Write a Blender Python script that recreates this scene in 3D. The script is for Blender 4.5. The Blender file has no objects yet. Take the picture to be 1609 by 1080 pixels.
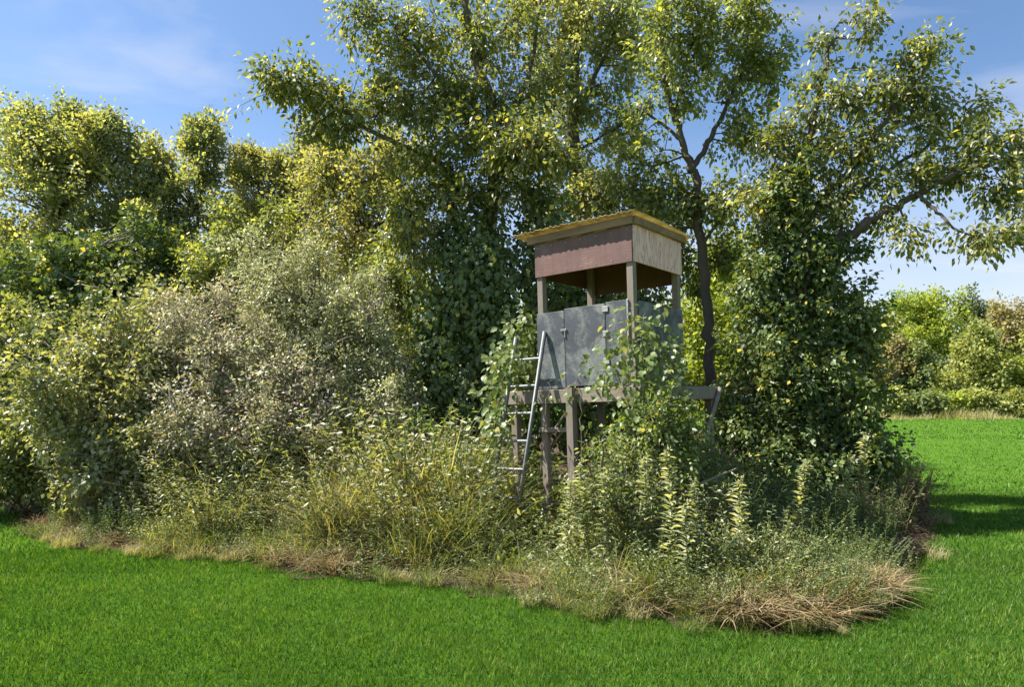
import bpy, math
import numpy as np
from mathutils import Vector, Matrix
from mathutils.geometry import delaunay_2d_cdt

SC = bpy.context.scene
COL = SC.collection
RAD = math.radians
rng = np.random.default_rng(11)

# ------------------------------------------------------------------ camera
EYE, FPX, HZN = 1.6, 1073.0, 638.0
cam = bpy.data.cameras.new('camera'); camo = bpy.data.objects.new('camera', cam); COL.objects.link(camo)
camo.location = (0, 0, EYE); camo.rotation_euler = (RAD(90), 0, 0)
cam.sensor_width = 36.0; cam.lens = 36.0 * FPX / 1609.0
cam.shift_y = (HZN - 540.0) / 1609.0
cam.clip_start = 0.05; cam.clip_end = 3000
SC.camera = camo

# ------------------------------------------------------------------ sun, sky, exposure
to_sun = Vector((-0.60, 0.06, 0.80)).normalized()
SUN_EL = math.asin(to_sun.z); SUN_AZ = math.atan2(to_sun.x, to_sun.y)
sun = bpy.data.lights.new('sun', 'SUN'); sun.energy = 5.0; sun.angle = RAD(0.55); sun.color = (1.0, 0.945, 0.86)
suno = bpy.data.objects.new('sun', sun); COL.objects.link(suno)
suno.rotation_euler = to_sun.to_track_quat('Z', 'Y').to_euler(); suno.location = (-8, 3, 20)
w = bpy.data.worlds.new('World'); SC.world = w; w.use_nodes = True
nt = w.node_tree; nt.nodes.clear()
out = nt.nodes.new('ShaderNodeOutputWorld'); bg = nt.nodes.new('ShaderNodeBackground')
sky = nt.nodes.new('ShaderNodeTexSky'); sky.sky_type = 'NISHITA'; sky.sun_disc = False
sky.sun_elevation = SUN_EL; sky.sun_rotation = SUN_AZ % (2 * math.pi)
sky.air_density = 1.0; sky.dust_density = 0.6; sky.ozone_density = 3.5; sky.altitude = 200
bg.inputs['Strength'].default_value = 0.078
# thin cirrus: stretched noise over the sky directions, projected on a high plane
tc = nt.nodes.new('ShaderNodeTexCoord'); sep = nt.nodes.new('ShaderNodeSeparateXYZ')
nt.links.new(tc.outputs['Generated'], sep.inputs[0])
def wmath(op, a, b=None):
    n = nt.nodes.new('ShaderNodeMath'); n.operation = op
    for i, v in enumerate((a, b)):
        if v is None: continue
        if isinstance(v, (int, float)): n.inputs[i].default_value = v
        else: nt.links.new(v, n.inputs[i])
    return n.outputs[0]
zz = wmath('MAXIMUM', sep.outputs[2], 0.0); zz = wmath('ADD', zz, 0.12)
cx = wmath('DIVIDE', sep.outputs[0], zz); cy = wmath('DIVIDE', sep.outputs[1], zz)
cmb = nt.nodes.new('ShaderNodeCombineXYZ'); nt.links.new(cx, cmb.inputs[0]); nt.links.new(wmath('MULTIPLY', cy, 2.2), cmb.inputs[1])
nz = nt.nodes.new('ShaderNodeTexNoise'); nz.inputs['Scale'].default_value = 0.9; nz.inputs['Detail'].default_value = 7; nz.inputs['Roughness'].default_value = 0.55
nz.inputs['Distortion'].default_value = 0.6
nt.links.new(cmb.outputs[0], nz.inputs['Vector'])
rmp = nt.nodes.new('ShaderNodeValToRGB'); rmp.color_ramp.elements[0].position = 0.52; rmp.color_ramp.elements[1].position = 0.85
rmp.color_ramp.elements[1].color = (0.75, 0.75, 0.75, 1)
nt.links.new(nz.outputs['Fac'], rmp.inputs[0])
mixc = nt.nodes.new('ShaderNodeMixRGB'); mixc.inputs[2].default_value = (4.7, 4.8, 5.3, 1)
hs = nt.nodes.new('ShaderNodeHueSaturation'); hs.inputs['Saturation'].default_value = 1.04; nt.links.new(sky.outputs[0], hs.inputs['Color'])
low_ = nt.nodes.new('ShaderNodeMapRange'); low_.interpolation_type = 'SMOOTHSTEP'; nt.links.new(sep.outputs[2], low_.inputs[0])
low_.inputs[1].default_value = .02; low_.inputs[2].default_value = .40; low_.inputs[3].default_value = .95; low_.inputs[4].default_value = 0.0
nlow = wmath('MULTIPLY', low_.outputs[0], wmath('ADD', nz.outputs['Fac'], .35))
nt.links.new(wmath('MINIMUM', wmath('ADD', nlow, rmp.outputs[0]), 1.0), mixc.inputs[0]); nt.links.new(hs.outputs[0], mixc.inputs[1])
nt.links.new(mixc.outputs[0], bg.inputs['Color']); nt.links.new(bg.outputs[0], out.inputs['Surface'])
SC.view_settings.view_transform = 'Standard'; SC.view_settings.look = 'None'
SC.view_settings.exposure = 1.32; SC.view_settings.gamma = 1.0; SC.view_settings.use_curve_mapping = False
SC.render.engine = 'CYCLES'
cy_ = SC.cycles
cy_.max_bounces = 8; cy_.diffuse_bounces = 4; cy_.glossy_bounces = 2; cy_.transmission_bounces = 4; cy_.transparent_max_bounces = 4
cy_.use_denoising = True
try: cy_.denoiser = 'OPENIMAGEDENOISE'; cy_.denoising_input_passes = 'RGB_ALBEDO_NORMAL'
except Exception: pass
cy_.sample_clamp_indirect = 4.0

# ------------------------------------------------------------------ helpers
def px(u, v, z):            # a point of the photograph at depth z, in metres
    return np.array([(u - 804.5) / FPX * z, z, EYE - (v - HZN) / FPX * z])
def smooth(t): t = np.clip(t, 0, 1); return t * t * (3 - 2 * t)
def gz(x, y): return 0.75 * smooth((np.asarray(y, float) - 12) / 46.0) + 0 * np.asarray(x, float)
def unit(v): return v / np.maximum(np.linalg.norm(v, axis=-1, keepdims=True), 1e-9)

def mk_mesh(name, verts, facesets, mat=None, tone=None, smooth_shade=False):
    me = bpy.data.meshes.new(name)
    verts = np.ascontiguousarray(verts, np.float32)
    me.vertices.add(len(verts)); me.vertices.foreach_set('co', verts.ravel())
    fs = [np.ascontiguousarray(f, np.int32) for f in facesets if len(f)]
    nl = sum(f.size for f in fs); npoly = sum(len(f) for f in fs)
    me.loops.add(nl); me.polygons.add(npoly)
    me.loops.foreach_set('vertex_index', np.concatenate([f.ravel() for f in fs]))
    tot = np.concatenate([np.full(len(f), f.shape[1], np.int32) for f in fs])
    st = np.concatenate([[0], np.cumsum(tot)[:-1]]).astype(np.int32)
    me.polygons.foreach_set('loop_start', st); me.polygons.foreach_set('loop_total', tot)
    if smooth_shade: me.polygons.foreach_set('use_smooth', np.ones(npoly, bool))
    if tone is not None:
        a = me.attributes.new('tone', 'FLOAT', 'POINT'); a.data.foreach_set('value', np.ascontiguousarray(tone, np.float32))
    me.update(calc_edges=True)
    if mat: me.materials.append(mat)
    return me
def link(name, me, parent=None, kind=None):
    o = bpy.data.objects.new(name, me); COL.objects.link(o)
    if parent is not None: o.parent = parent
    if kind: o['kind'] = kind
    return o
def tag(o, label, cat, group=None):
    o['label'] = label; o['category'] = cat
    if group: o['group'] = group
    return o
def empty(name, loc=(0, 0, 0), rz=0.0):
    o = bpy.data.objects.new(name, None); COL.objects.link(o); o.location = loc; o.rotation_euler = (0, 0, rz)
    o.empty_display_size = 0.2
    return o
def copy_tree(o, parent=None):
    c = o.copy(); COL.objects.link(c); c.parent = parent
    for ch in list(o.children): copy_tree(ch, c)
    return c

def tubes(paths, radii, sides=3):
    """paths (n,k,3), radii (n,k): returns verts, quad faces"""
    P = np.asarray(paths, float); R = np.asarray(radii, float)
    n, k, _ = P.shape
    T = np.gradient(P, axis=1); T = unit(T)
    ref = np.where(np.abs(T[..., 2:3]) > 0.9, np.array([1.0, 0, 0]), np.array([0, 0, 1.0]))
    ref = np.broadcast_to(ref[:, :1], T.shape)
    S = unit(np.cross(T, ref)); U = np.cross(S, T)
    a = np.arange(sides) * 2 * np.pi / sides
    V = P[:, :, None] + R[:, :, None, None] * (np.cos(a)[:, None] * S[:, :, None] + np.sin(a)[:, None] * U[:, :, None])
    V = V.reshape(-1, 3)
    i = np.arange(n)[:, None, None] * k * sides; j = np.arange(k - 1)[None, :, None] * sides; s = np.arange(sides)[None, None]
    s2 = (s + 1) % sides
    F = np.stack([i + j + s, i + j + s2, i + j + sides + s2, i + j + sides + s], -1).reshape(-1, 4)
    return V, F
def smooth_path(pts, n):
    pts = np.asarray(pts, float); k = len(pts)
    t = np.linspace(0, k - 1, n); o = np.zeros((n, 3))
    for i, tt in enumerate(t):                      # Catmull-Rom
        a = min(int(tt), k - 2); f = tt - a
        p0 = pts[max(a - 1, 0)]; p1 = pts[a]; p2 = pts[a + 1]; p3 = pts[min(a + 2, k - 1)]
        o[i] = 0.5 * (2 * p1 + (p2 - p0) * f + (2 * p0 - 5 * p1 + 4 * p2 - p3) * f * f + (3 * p1 - p0 - 3 * p2 + p3) * f ** 3)
    return o

# leaf templates: (along, across, lift), faces
LEAF4 = (np.array([[0, 0, 0], [.42, .5, .05], [1, 0, -.10], [.42, -.5, .05], [.48, 0, -.04]]),
         np.array([[0, 1, 4], [1, 2, 4], [2, 3, 4], [3, 0, 4]]))
LEAF2 = (np.array([[0, 0, 0], [.42, .5, .07], [1, 0, -.08], [.42, -.5, .07]]), np.array([[0, 1, 2], [0, 2, 3]]))
LEAF8 = (np.array([[0, 0, 0], [.30, 0, -.03], [.68, 0, -.06], [1, 0, -.20], [.25, .44, .05], [.62, .40, .0], [.25, -.44, .05], [.62, -.40, .0]]),
         np.array([[0, 4, 1], [5, 3, 2], [0, 1, 6], [7, 2, 3], [4, 5, 1], [5, 2, 1], [1, 2, 7], [1, 7, 6]]))
def leaf_mesh_arrays(P, D, N, L, W, tmpl):
    D = unit(D); S = unit(np.cross(D, N)); N = np.cross(S, D)
    T, F = tmpl; m = len(T); n = len(P)
    V = (P[:, None] + T[None, :, 0:1] * (L[:, None, None] * D[:, None]) + T[None, :, 1:2] * (W[:, None, None] * S[:, None])
         + T[None, :, 2:3] * (L[:, None, None] * N[:, None]))
    FF = (np.arange(n)[:, None, None] * m + F[None]).reshape(-1, F.shape[1])
    return V.reshape(-1, 3), FF, m

# ------------------------------------------------------------------ materials
def newmat(name):
    m = bpy.data.materials.new(name); m.use_nodes = True; m.node_tree.nodes.clear()
    return m, m.node_tree
def N_(t, typ, **kw):
    n = t.nodes.new(typ)
    for k, v in kw.items():
        if k in n.inputs: n.inputs[k].default_value = v
        else: setattr(n, k, v)
    return n
def ramp(t, fac, stops):
    r = t.nodes.new('ShaderNodeValToRGB'); cr = r.color_ramp
    while len(cr.elements) < len(stops): cr.elements.new(0.5)
    for e, (p, c) in zip(cr.elements, stops): e.position = p; e.color = (*c, 1)
    if fac is not None: t.links.new(fac, r.inputs[0])
    return r.outputs[0]
def leafmat(name, stops, trans=0.42, gloss=0.03, rough=0.42, tint=(1.9, 1.75, 0.55)):
    m, t = newmat(name)
    at = N_(t, 'ShaderNodeAttribute', attribute_name='tone')
    nz = N_(t, 'ShaderNodeTexNoise', Scale=1.1, Detail=2.0)
    geo = N_(t, 'ShaderNodeNewGeometry'); t.links.new(geo.outputs['Position'], nz.inputs['Vector'])
    ad = N_(t, 'ShaderNodeMath', operation='MULTIPLY_ADD'); ad.inputs[1].default_value = 0.55; 
    t.links.new(nz.outputs['Fac'], ad.inputs[0]); 
    sb = N_(t, 'ShaderNodeMath', operation='SUBTRACT'); t.links.new(at.outputs['Fac'], sb.inputs[0]); sb.inputs[1].default_value = 0.275
    t.links.new(sb.outputs[0], ad.inputs[2])
    col = ramp(t, ad.outputs[0], stops)
    df = N_(t, 'ShaderNodeBsdfDiffuse'); t.links.new(col, df.inputs[0])
    tr = N_(t, 'ShaderNodeBsdfTranslucent')
    mu = N_(t, 'ShaderNodeMixRGB', blend_type='MULTIPLY'); mu.inputs[0].default_value = 1; mu.inputs[2].default_value = (*tint, 1)
    t.links.new(col, mu.inputs[1]); t.links.new(mu.outputs[0], tr.inputs[0])
    m1 = N_(t, 'ShaderNodeMixShader'); m1.inputs[0].default_value = trans
    t.links.new(df.outputs[0], m1.inputs[1]); t.links.new(tr.outputs[0], m1.inputs[2])
    gl = N_(t, 'ShaderNodeBsdfGlossy', Roughness=rough); gl.inputs[0].default_value = (1, 1, 1, 1)
    m2 = N_(t, 'ShaderNodeMixShader'); m2.inputs[0].default_value = gloss
    t.links.new(m1.outputs[0], m2.inputs[1]); t.links.new(gl.outputs[0], m2.inputs[2])
    o = N_(t, 'ShaderNodeOutputMaterial'); t.links.new(m2.outputs[0], o.inputs[0])
    return m
def G(*c): return c
M = {}
M['yellow'] = leafmat('leaf_yellow_green', [(0.1, (0.117, 0.155, 0.090)), (.45, (0.230, 0.264, 0.142)), (.75, (0.375, 0.369, 0.186)), (.95, (0.481, 0.472, 0.206))], trans=.5, gloss=0.030, rough=.45)
M['grass_pale'] = leafmat('grass_pale', [(0.1, (0.158, 0.171, 0.075)), (.5, (0.335, 0.312, 0.170)), (.85, (0.473, 0.423, 0.265)), (1, (0.571, 0.504, 0.362))], trans=.35, gloss=0.012)
M['grass_green'] = leafmat('grass_green', [(0.1, (0.070, 0.110, 0.030)), (.5, (0.140, 0.190, 0.050)), (.9, (0.260, 0.280, 0.090)), (1, (0.400, 0.360, 0.160))], trans=.4, gloss=0.012)
M['big_pale'] = leafmat('leaf_pale_weed', [(0.1, (0.115, 0.138, 0.069)), (.5, (0.276, 0.299, 0.149)), (1, (0.483, 0.460, 0.299))], trans=.35, gloss=0.036)
M['olive'] = leafmat('leaf_olive', [(0.1, (0.146, 0.173, 0.082)), (.5, (0.311, 0.325, 0.152)), (.85, (0.472, 0.432, 0.205)), (1, (0.570, 0.473, 0.241))], trans=.42, gloss=0.030, rough=.45)
M['green'] = leafmat('leaf_green', [(0.1, (0.085, 0.118, 0.045)), (.5, (0.176, 0.217, 0.078)), (.85, (0.295, 0.318, 0.105)), (.98, (0.527, 0.527, 0.157))], trans=.5, gloss=0.036, rough=.45)
M['big'] = leafmat('leaf_large', [(0.1, (0.079, 0.106, 0.042)), (.5, (0.152, 0.184, 0.062)), (.8, (0.271, 0.285, 0.085)), (.95, (0.508, 0.441, 0.125))], trans=.5, gloss=0.039, rough=.45)
M['ivy'] = leafmat('leaf_vine_dark', [(0.1, (0.060, 0.099, 0.039)), (.6, (0.132, 0.185, 0.063)), (.92, (0.242, 0.287, 0.078)), (1, (0.620, 0.524, 0.103))], trans=.3, gloss=0.027, rough=.45)
M['silver'] = leafmat('leaf_silver', [(0.1, (0.180, 0.200, 0.103)), (.5, (0.412, 0.416, 0.218)), (.85, (0.620, 0.620, 0.395)), (1, (0.620, 0.620, 0.479))], trans=.3, tint=(1.4, 1.4, .8), gloss=0.051, rough=.45)
M['pinkish'] = leafmat('leaf_greyish_pink', [(0.1, (0.189, 0.194, 0.113)), (.5, (0.451, 0.428, 0.271)), (.85, (0.620, 0.620, 0.450)), (1, (0.620, 0.415, 0.495))], trans=.3, tint=(1.4, 1.3, .8), gloss=0.042, rough=.45)
M['vine'] = leafmat('leaf_vine_bright', [(0.1, (0.079, 0.123, 0.042)), (.5, (0.152, 0.211, 0.068)), (.9, (0.262, 0.300, 0.104)), (1, (0.420, 0.382, 0.128))], trans=.42, gloss=0.027, rough=.45)
M['goldenrod'] = leafmat('leaf_goldenrod', [(0.1, (0.131, 0.171, 0.109)), (.5, (0.271, 0.311, 0.200)), (.9, (0.474, 0.489, 0.327)), (1, (0.580, 0.533, 0.385))], trans=.4, gloss=0.036, rough=.45)
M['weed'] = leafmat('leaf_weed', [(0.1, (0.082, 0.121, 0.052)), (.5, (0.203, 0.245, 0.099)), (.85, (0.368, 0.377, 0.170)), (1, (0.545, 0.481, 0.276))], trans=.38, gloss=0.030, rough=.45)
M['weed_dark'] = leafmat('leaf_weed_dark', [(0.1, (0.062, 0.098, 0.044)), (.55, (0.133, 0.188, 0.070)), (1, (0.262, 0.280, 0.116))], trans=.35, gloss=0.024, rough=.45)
M['grass_tall'] = leafmat('grass_tall', [(0.1, (0.086, 0.123, 0.039)), (.5, (0.181, 0.218, 0.079)), (.85, (0.326, 0.320, 0.171)), (1, (0.430, 0.396, 0.287))], trans=.4, gloss=0.011)
M['straw'] = leafmat('grass_straw', [(0.1, (0.173, 0.121, 0.060)), (.5, (0.343, 0.262, 0.141)), (1, (0.566, 0.464, 0.303))], trans=.25, gloss=0.007, tint=(1.3, 1.2, .8))
M['brown'] = leafmat('leaf_dead_brown', [(0.1, (0.099, 0.065, 0.040)), (.5, (0.208, 0.139, 0.085)), (1, (0.356, 0.267, 0.168))], trans=.25, gloss=0.007, tint=(1.3, 1.1, .7))
M['lawn'] = leafmat('lawn_blade', [(0.1, (0.035, 0.093, 0.013)), (.5, (0.079, 0.176, 0.026)), (.9, (0.156, 0.257, 0.039)), (1, (0.249, 0.284, 0.074))], trans=.38, gloss=0.009, tint=(1.5, 1.5, .5))
M['far1'] = leafmat('leaf_far_yellow', [(0.1, (0.134, 0.201, 0.040)), (.5, (0.283, 0.351, 0.070)), (1, (0.463, 0.484, 0.099))], trans=.35, gloss=0.007)
M['far2'] = leafmat('leaf_far_olive', [(0.1, (0.134, 0.180, 0.055)), (.5, (0.265, 0.302, 0.095)), (1, (0.438, 0.418, 0.134))], trans=.3, gloss=0.009)
M['far3'] = leafmat('leaf_far_russet', [(0.1, (0.163, 0.154, 0.077)), (.5, (0.301, 0.268, 0.138)), (1, (0.414, 0.367, 0.184))], trans=.3, gloss=0.007)
M['far4'] = leafmat('leaf_far_dark', [(0.1, (0.079, 0.119, 0.050)), (.5, (0.157, 0.198, 0.079)), (1, (0.256, 0.295, 0.098))], trans=.3, gloss=0.011)

def wood(name, c1, c2, scale=(1, 1, 14), bump=.3, rough=.8, knots=0):
    m, t = newmat(name)
    tc = N_(t, 'ShaderNodeTexCoord'); mp = N_(t, 'ShaderNodeMapping'); mp.inputs['Scale'].default_value = scale
    t.links.new(tc.outputs['Object'], mp.inputs[0])
    nz = N_(t, 'ShaderNodeTexNoise', Scale=3.0, Detail=8.0, Roughness=.65, Distortion=.5); t.links.new(mp.outputs[0], nz.inputs['Vector'])
    n2 = N_(t, 'ShaderNodeTexNoise', Scale=2.2, Detail=4.0); t.links.new(tc.outputs['Object'], n2.inputs['Vector'])
    ml = N_(t, 'ShaderNodeMath', operation='MULTIPLY_ADD'); t.links.new(nz.outputs['Fac'], ml.inputs[0]); ml.inputs[1].default_value = .75
    m3 = N_(t, 'ShaderNodeMath', operation='MULTIPLY_ADD'); t.links.new(n2.outputs['Fac'], m3.inputs[0]); m3.inputs[1].default_value = .6; m3.inputs[2].default_value = -.17
    t.links.new(m3.outputs[0], ml.inputs[2])
    col = ramp(t, ml.outputs[0], [(.22, c1), (.8, c2)])
    b = N_(t, 'ShaderNodeBsdfPrincipled', Roughness=rough); t.links.new(col, b.inputs['Base Color'])
    bp = N_(t, 'ShaderNodeBump', Strength=bump, Distance=.01); t.links.new(nz.outputs['Fac'], bp.inputs['Height']); t.links.new(bp.outputs[0], b.inputs['Normal'])
    o = N_(t, 'ShaderNodeOutputMaterial'); t.links.new(b.outputs[0], o.inputs[0])
    return m
M['bark'] = wood('bark', (.035, .027, .02), (.13, .10, .075), (1, 1, .25), .8)
M['bark_light'] = wood('bark_light', (.09, .07, .05), (.24, .2, .15), (1, 1, .25), .6)
M['lumber'] = wood('weathered_lumber', (.13, .105, .085), (.30, .25, .205), (3, 3, .6), .5)
M['lumber_x'] = wood('weathered_lumber_horizontal', (.13, .105, .085), (.31, .255, .205), (.5, 4, 4), .5)
M['fascia'] = wood('weathered_fascia', (.12, .065, .035), (.36, .23, .13), (.6, 4, 4), .5)

def painted(name, base, worn, wornpos=.72, spec=.35, rough=.6):
    m, t = newmat(name)
    tc = N_(t, 'ShaderNodeTexCoord')
    mp = N_(t, 'ShaderNodeMapping'); mp.inputs['Scale'].default_value = (2, 8, 40); t.links.new(tc.outputs['Object'], mp.inputs[0])
    g = N_(t, 'ShaderNodeTexNoise', Scale=2.0, Detail=7.0, Roughness=.7); t.links.new(mp.outputs[0], g.inputs['Vector'])
    n = N_(t, 'ShaderNodeTexNoise', Scale=3.5, Detail=6.0, Roughness=.6); t.links.new(tc.outputs['Object'], n.inputs['Vector'])
    c0 = ramp(t, n.outputs['Fac'], [(.3, tuple(x * .78 for x in base)), (.7, tuple(x * 1.2 for x in base))])
    f = N_(t, 'ShaderNodeMath', operation='MULTIPLY'); t.links.new(g.outputs['Fac'], f.inputs[0]); t.links.new(n.outputs['Fac'], f.inputs[1])
    msk = ramp(t, f.outputs[0], [(wornpos * .5, (0, 0, 0)), (wornpos * .5 + .10, (1, 1, 1))])
    mx = N_(t, 'ShaderNodeMixRGB'); t.links.new(msk, mx.inputs[0]); t.links.new(c0, mx.inputs[1]); mx.inputs[2].default_value = (*worn, 1)
    mp2 = N_(t, 'ShaderNodeMapping'); mp2.inputs['Scale'].default_value = (11, 11, .9); t.links.new(tc.outputs['Object'], mp2.inputs[0])
    st = N_(t, 'ShaderNodeTexNoise', Scale=1.6, Detail=5.0, Roughness=.6); t.links.new(mp2.outputs[0], st.inputs['Vector'])
    sc_ = ramp(t, st.outputs['Fac'], [(.36, (.62, .60, .58)), (.56, (1, 1, 1)), (.75, (1.0, 1.0, 1.0))])
    mx2 = N_(t, 'ShaderNodeMixRGB', blend_type='MULTIPLY'); mx2.inputs[0].default_value = .35; t.links.new(mx.outputs[0], mx2.inputs[1]); t.links.new(sc_, mx2.inputs[2]); mx = mx2
    b = N_(t, 'ShaderNodeBsdfPrincipled', Roughness=rough); t.links.new(mx.outputs[0], b.inputs['Base Color'])
    b.inputs['Specular IOR Level'].default_value = spec
    bp = N_(t, 'ShaderNodeBump', Strength=.35, Distance=.006); t.links.new(g.outputs['Fac'], bp.inputs['Height']); t.links.new(bp.outputs[0], b.inputs['Normal'])
    o = N_(t, 'ShaderNodeOutputMaterial'); t.links.new(b.outputs[0], o.inputs[0])
    return m
M['header'] = painted('maroon_painted_plywood', (.165, .090, .080), (.30, .21, .18), .70)
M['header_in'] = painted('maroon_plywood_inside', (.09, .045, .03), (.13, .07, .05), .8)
def camo_mat():
    m, t = newmat('slate_painted_plywood')
    tc = N_(t, 'ShaderNodeTexCoord')
    n = N_(t, 'ShaderNodeTexNoise', Scale=3.4, Detail=5.0, Roughness=.6, Distortion=.8); t.links.new(tc.outputs['Object'], n.inputs['Vector'])
    n2 = N_(t, 'ShaderNodeTexNoise', Scale=38.0, Detail=4.0, Roughness=.7); t.links.new(tc.outputs['Object'], n2.inputs['Vector'])
    n3 = N_(t, 'ShaderNodeTexNoise', Scale=1.6, Detail=2.0); t.links.new(tc.outputs['Object'], n3.inputs['Vector'])
    base = ramp(t, n3.outputs['Fac'], [(.35, (.044, .046, .055)), (.65, (.072, .082, .105))])
    a = N_(t, 'ShaderNodeMath', operation='MULTIPLY_ADD'); t.links.new(n2.outputs['Fac'], a.inputs[0]); a.inputs[1].default_value = .35; t.links.new(n.outputs['Fac'], a.inputs[2])
    msk = ramp(t, a.outputs[0], [(.62, (0, 0, 0)), (.86, (.75, .75, .75))])
    mx = N_(t, 'ShaderNodeMixRGB'); t.links.new(msk, mx.inputs[0]); t.links.new(base, mx.inputs[1]); mx.inputs[2].default_value = (.27, .28, .24, 1)
    b = N_(t, 'ShaderNodeBsdfPrincipled', Roughness=.6); t.links.new(mx.outputs[0], b.inputs['Base Color'])
    bp = N_(t, 'ShaderNodeBump', Strength=.35, Distance=.006); t.links.new(n2.outputs['Fac'], bp.inputs['Height']); t.links.new(bp.outputs[0], b.inputs['Normal'])
    o = N_(t, 'ShaderNodeOutputMaterial'); t.links.new(b.outputs[0], o.inputs[0])
    return m
M['camo'] = camo_mat()
def plywood_mat():
    m, t = newmat('bare_weathered_plywood')
    tc = N_(t, 'ShaderNodeTexCoord'); mp = N_(t, 'ShaderNodeMapping'); mp.inputs['Scale'].default_value = (3.0, 6.0, .9)
    t.links.new(tc.outputs['Object'], mp.inputs[0])
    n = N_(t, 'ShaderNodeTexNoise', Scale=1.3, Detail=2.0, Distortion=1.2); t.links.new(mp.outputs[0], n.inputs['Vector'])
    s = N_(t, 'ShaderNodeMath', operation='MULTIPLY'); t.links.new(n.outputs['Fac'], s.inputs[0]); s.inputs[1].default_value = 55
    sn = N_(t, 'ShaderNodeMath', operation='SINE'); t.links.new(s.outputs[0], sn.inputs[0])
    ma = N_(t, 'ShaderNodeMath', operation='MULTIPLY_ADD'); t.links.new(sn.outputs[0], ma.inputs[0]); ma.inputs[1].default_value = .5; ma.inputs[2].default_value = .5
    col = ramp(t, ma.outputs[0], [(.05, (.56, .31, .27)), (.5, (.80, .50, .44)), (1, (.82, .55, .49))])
    b = N_(t, 'ShaderNodeBsdfPrincipled', Roughness=.75); t.links.new(col, b.inputs['Base Color'])
    bp = N_(t, 'ShaderNodeBump', Strength=.4, Distance=.005); t.links.new(ma.outputs[0], bp.inputs['Height']); t.links.new(bp.outputs[0], b.inputs['Normal'])
    o = N_(t, 'ShaderNodeOutputMaterial'); t.links.new(b.outputs[0], o.inputs[0])
    return m
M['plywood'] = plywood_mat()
def roof_mat():
    m, t = newmat('yellowed_fibreglass')
    tc = N_(t, 'ShaderNodeTexCoord')
    n = N_(t, 'ShaderNodeTexNoise', Scale=5.0, Detail=6.0, Roughness=.65); t.links.new(tc.outputs['Object'], n.inputs['Vector'])
    col = ramp(t, n.outputs['Fac'], [(.3, (.26, .20, .09)), (.5, (.44, .37, .17)), (.8, (.56, .50, .30))])
    d = N_(t, 'ShaderNodeBsdfPrincipled', Roughness=.45); t.links.new(col, d.inputs['Base Color'])
    tr = N_(t, 'ShaderNodeBsdfTranslucent'); t.links.new(col, tr.inputs[0])
    mx = N_(t, 'ShaderNodeMixShader'); mx.inputs[0].default_value = .55
    t.links.new(d.outputs[0], mx.inputs[1]); t.links.new(tr.outputs[0], mx.inputs[2])
    o = N_(t, 'ShaderNodeOutputMaterial'); t.links.new(mx.outputs[0], o.inputs[0])
    return m
M['roof'] = roof_mat()
def metal_mat(name, c, rough):
    m, t = newmat(name)
    tc = N_(t, 'ShaderNodeTexCoord'); n = N_(t, 'ShaderNodeTexNoise', Scale=14.0, Detail=5.0); t.links.new(tc.outputs['Object'], n.inputs['Vector'])
    col = ramp(t, n.outputs['Fac'], [(.3, tuple(x * .7 for x in c)), (.7, c)])
    b = N_(t, 'ShaderNodeBsdfPrincipled', Roughness=rough, Metallic=.55); t.links.new(col, b.inputs['Base Color'])
    o = N_(t, 'ShaderNodeOutputMaterial'); t.links.new(b.outputs[0], o.inputs[0])
    return m
M['alu'] = metal_mat('dull_aluminium', (.25, .265, .265), .65)
M['hinge'] = metal_mat('galvanised_hinge', (.45, .45, .43), .5)
def ground_mat(name, stops, scale, bump, dist, rough=.95, second=None):
    m, t = newmat(name)
    geo = N_(t, 'ShaderNodeNewGeometry')
    n = N_(t, 'ShaderNodeTexNoise', Scale=scale, Detail=9.0, Roughness=.7); t.links.new(geo.outputs['Position'], n.inputs['Vector'])
    n2 = N_(t, 'ShaderNodeTexNoise', Scale=second or scale * .08, Detail=4.0); t.links.new(geo.outputs['Position'], n2.inputs['Vector'])
    a = N_(t, 'ShaderNodeMath', operation='MULTIPLY_ADD'); t.links.new(n2.outputs['Fac'], a.inputs[0]); a.inputs[1].default_value = .7
    s = N_(t, 'ShaderNodeMath', operation='SUBTRACT'); t.links.new(n.outputs['Fac'], s.inputs[0]); s.inputs[1].default_value = .35
    t.links.new(s.outputs[0], a.inputs[2])
    col = ramp(t, a.outputs[0], stops)
    b = N_(t, 'ShaderNodeBsdfPrincipled', Roughness=rough); b.inputs['Specular IOR Level'].default_value = .04
    t.links.new(col, b.inputs['Base Color'])
    bp = N_(t, 'ShaderNodeBump', Strength=bump, Distance=dist); t.links.new(n.outputs['Fac'], bp.inputs['Height']); t.links.new(bp.outputs[0], b.inputs['Normal'])
    o = N_(t, 'ShaderNodeOutputMaterial'); t.links.new(b.outputs[0], o.inputs[0])
    return m
M['lawn_ground'] = ground_mat('lawn_ground', [(.25, (.045, .115, .010)), (.5, (.08, .175, .016)), (.8, (.13, .24, .024))], 26, 1.0, .06, second=1.3)
M['soil'] = ground_mat('soil', [(.25, (.03, .022, .015)), (.5, (.07, .05, .035)), (.8, (.16, .12, .08))], 30, .8, .03, second=2.0)

# ------------------------------------------------------------------ ground
gx = np.concatenate([np.linspace(-500, -60, 12), np.linspace(-50, 50, 41), np.linspace(60, 500, 12)])
gy = np.concatenate([np.linspace(-60, 0, 7), np.linspace(3, 70, 46), np.linspace(80, 900, 18)])
X, Y = np.meshgrid(gx, gy); V = np.stack([X, Y, gz(X, Y)], -1).reshape(-1, 3)
nx, ny = len(gx), len(gy); ii = (np.arange(ny - 1)[:, None] * nx + np.arange(nx - 1)[None]).ravel()
lawn = link('lawn', mk_mesh('lawn', V, [np.stack([ii, ii + 1, ii + nx + 1, ii + nx], -1)], M['lawn_ground'], smooth_shade=True), kind='structure')
lawn['label'] = 'bright green mown lawn'

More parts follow.
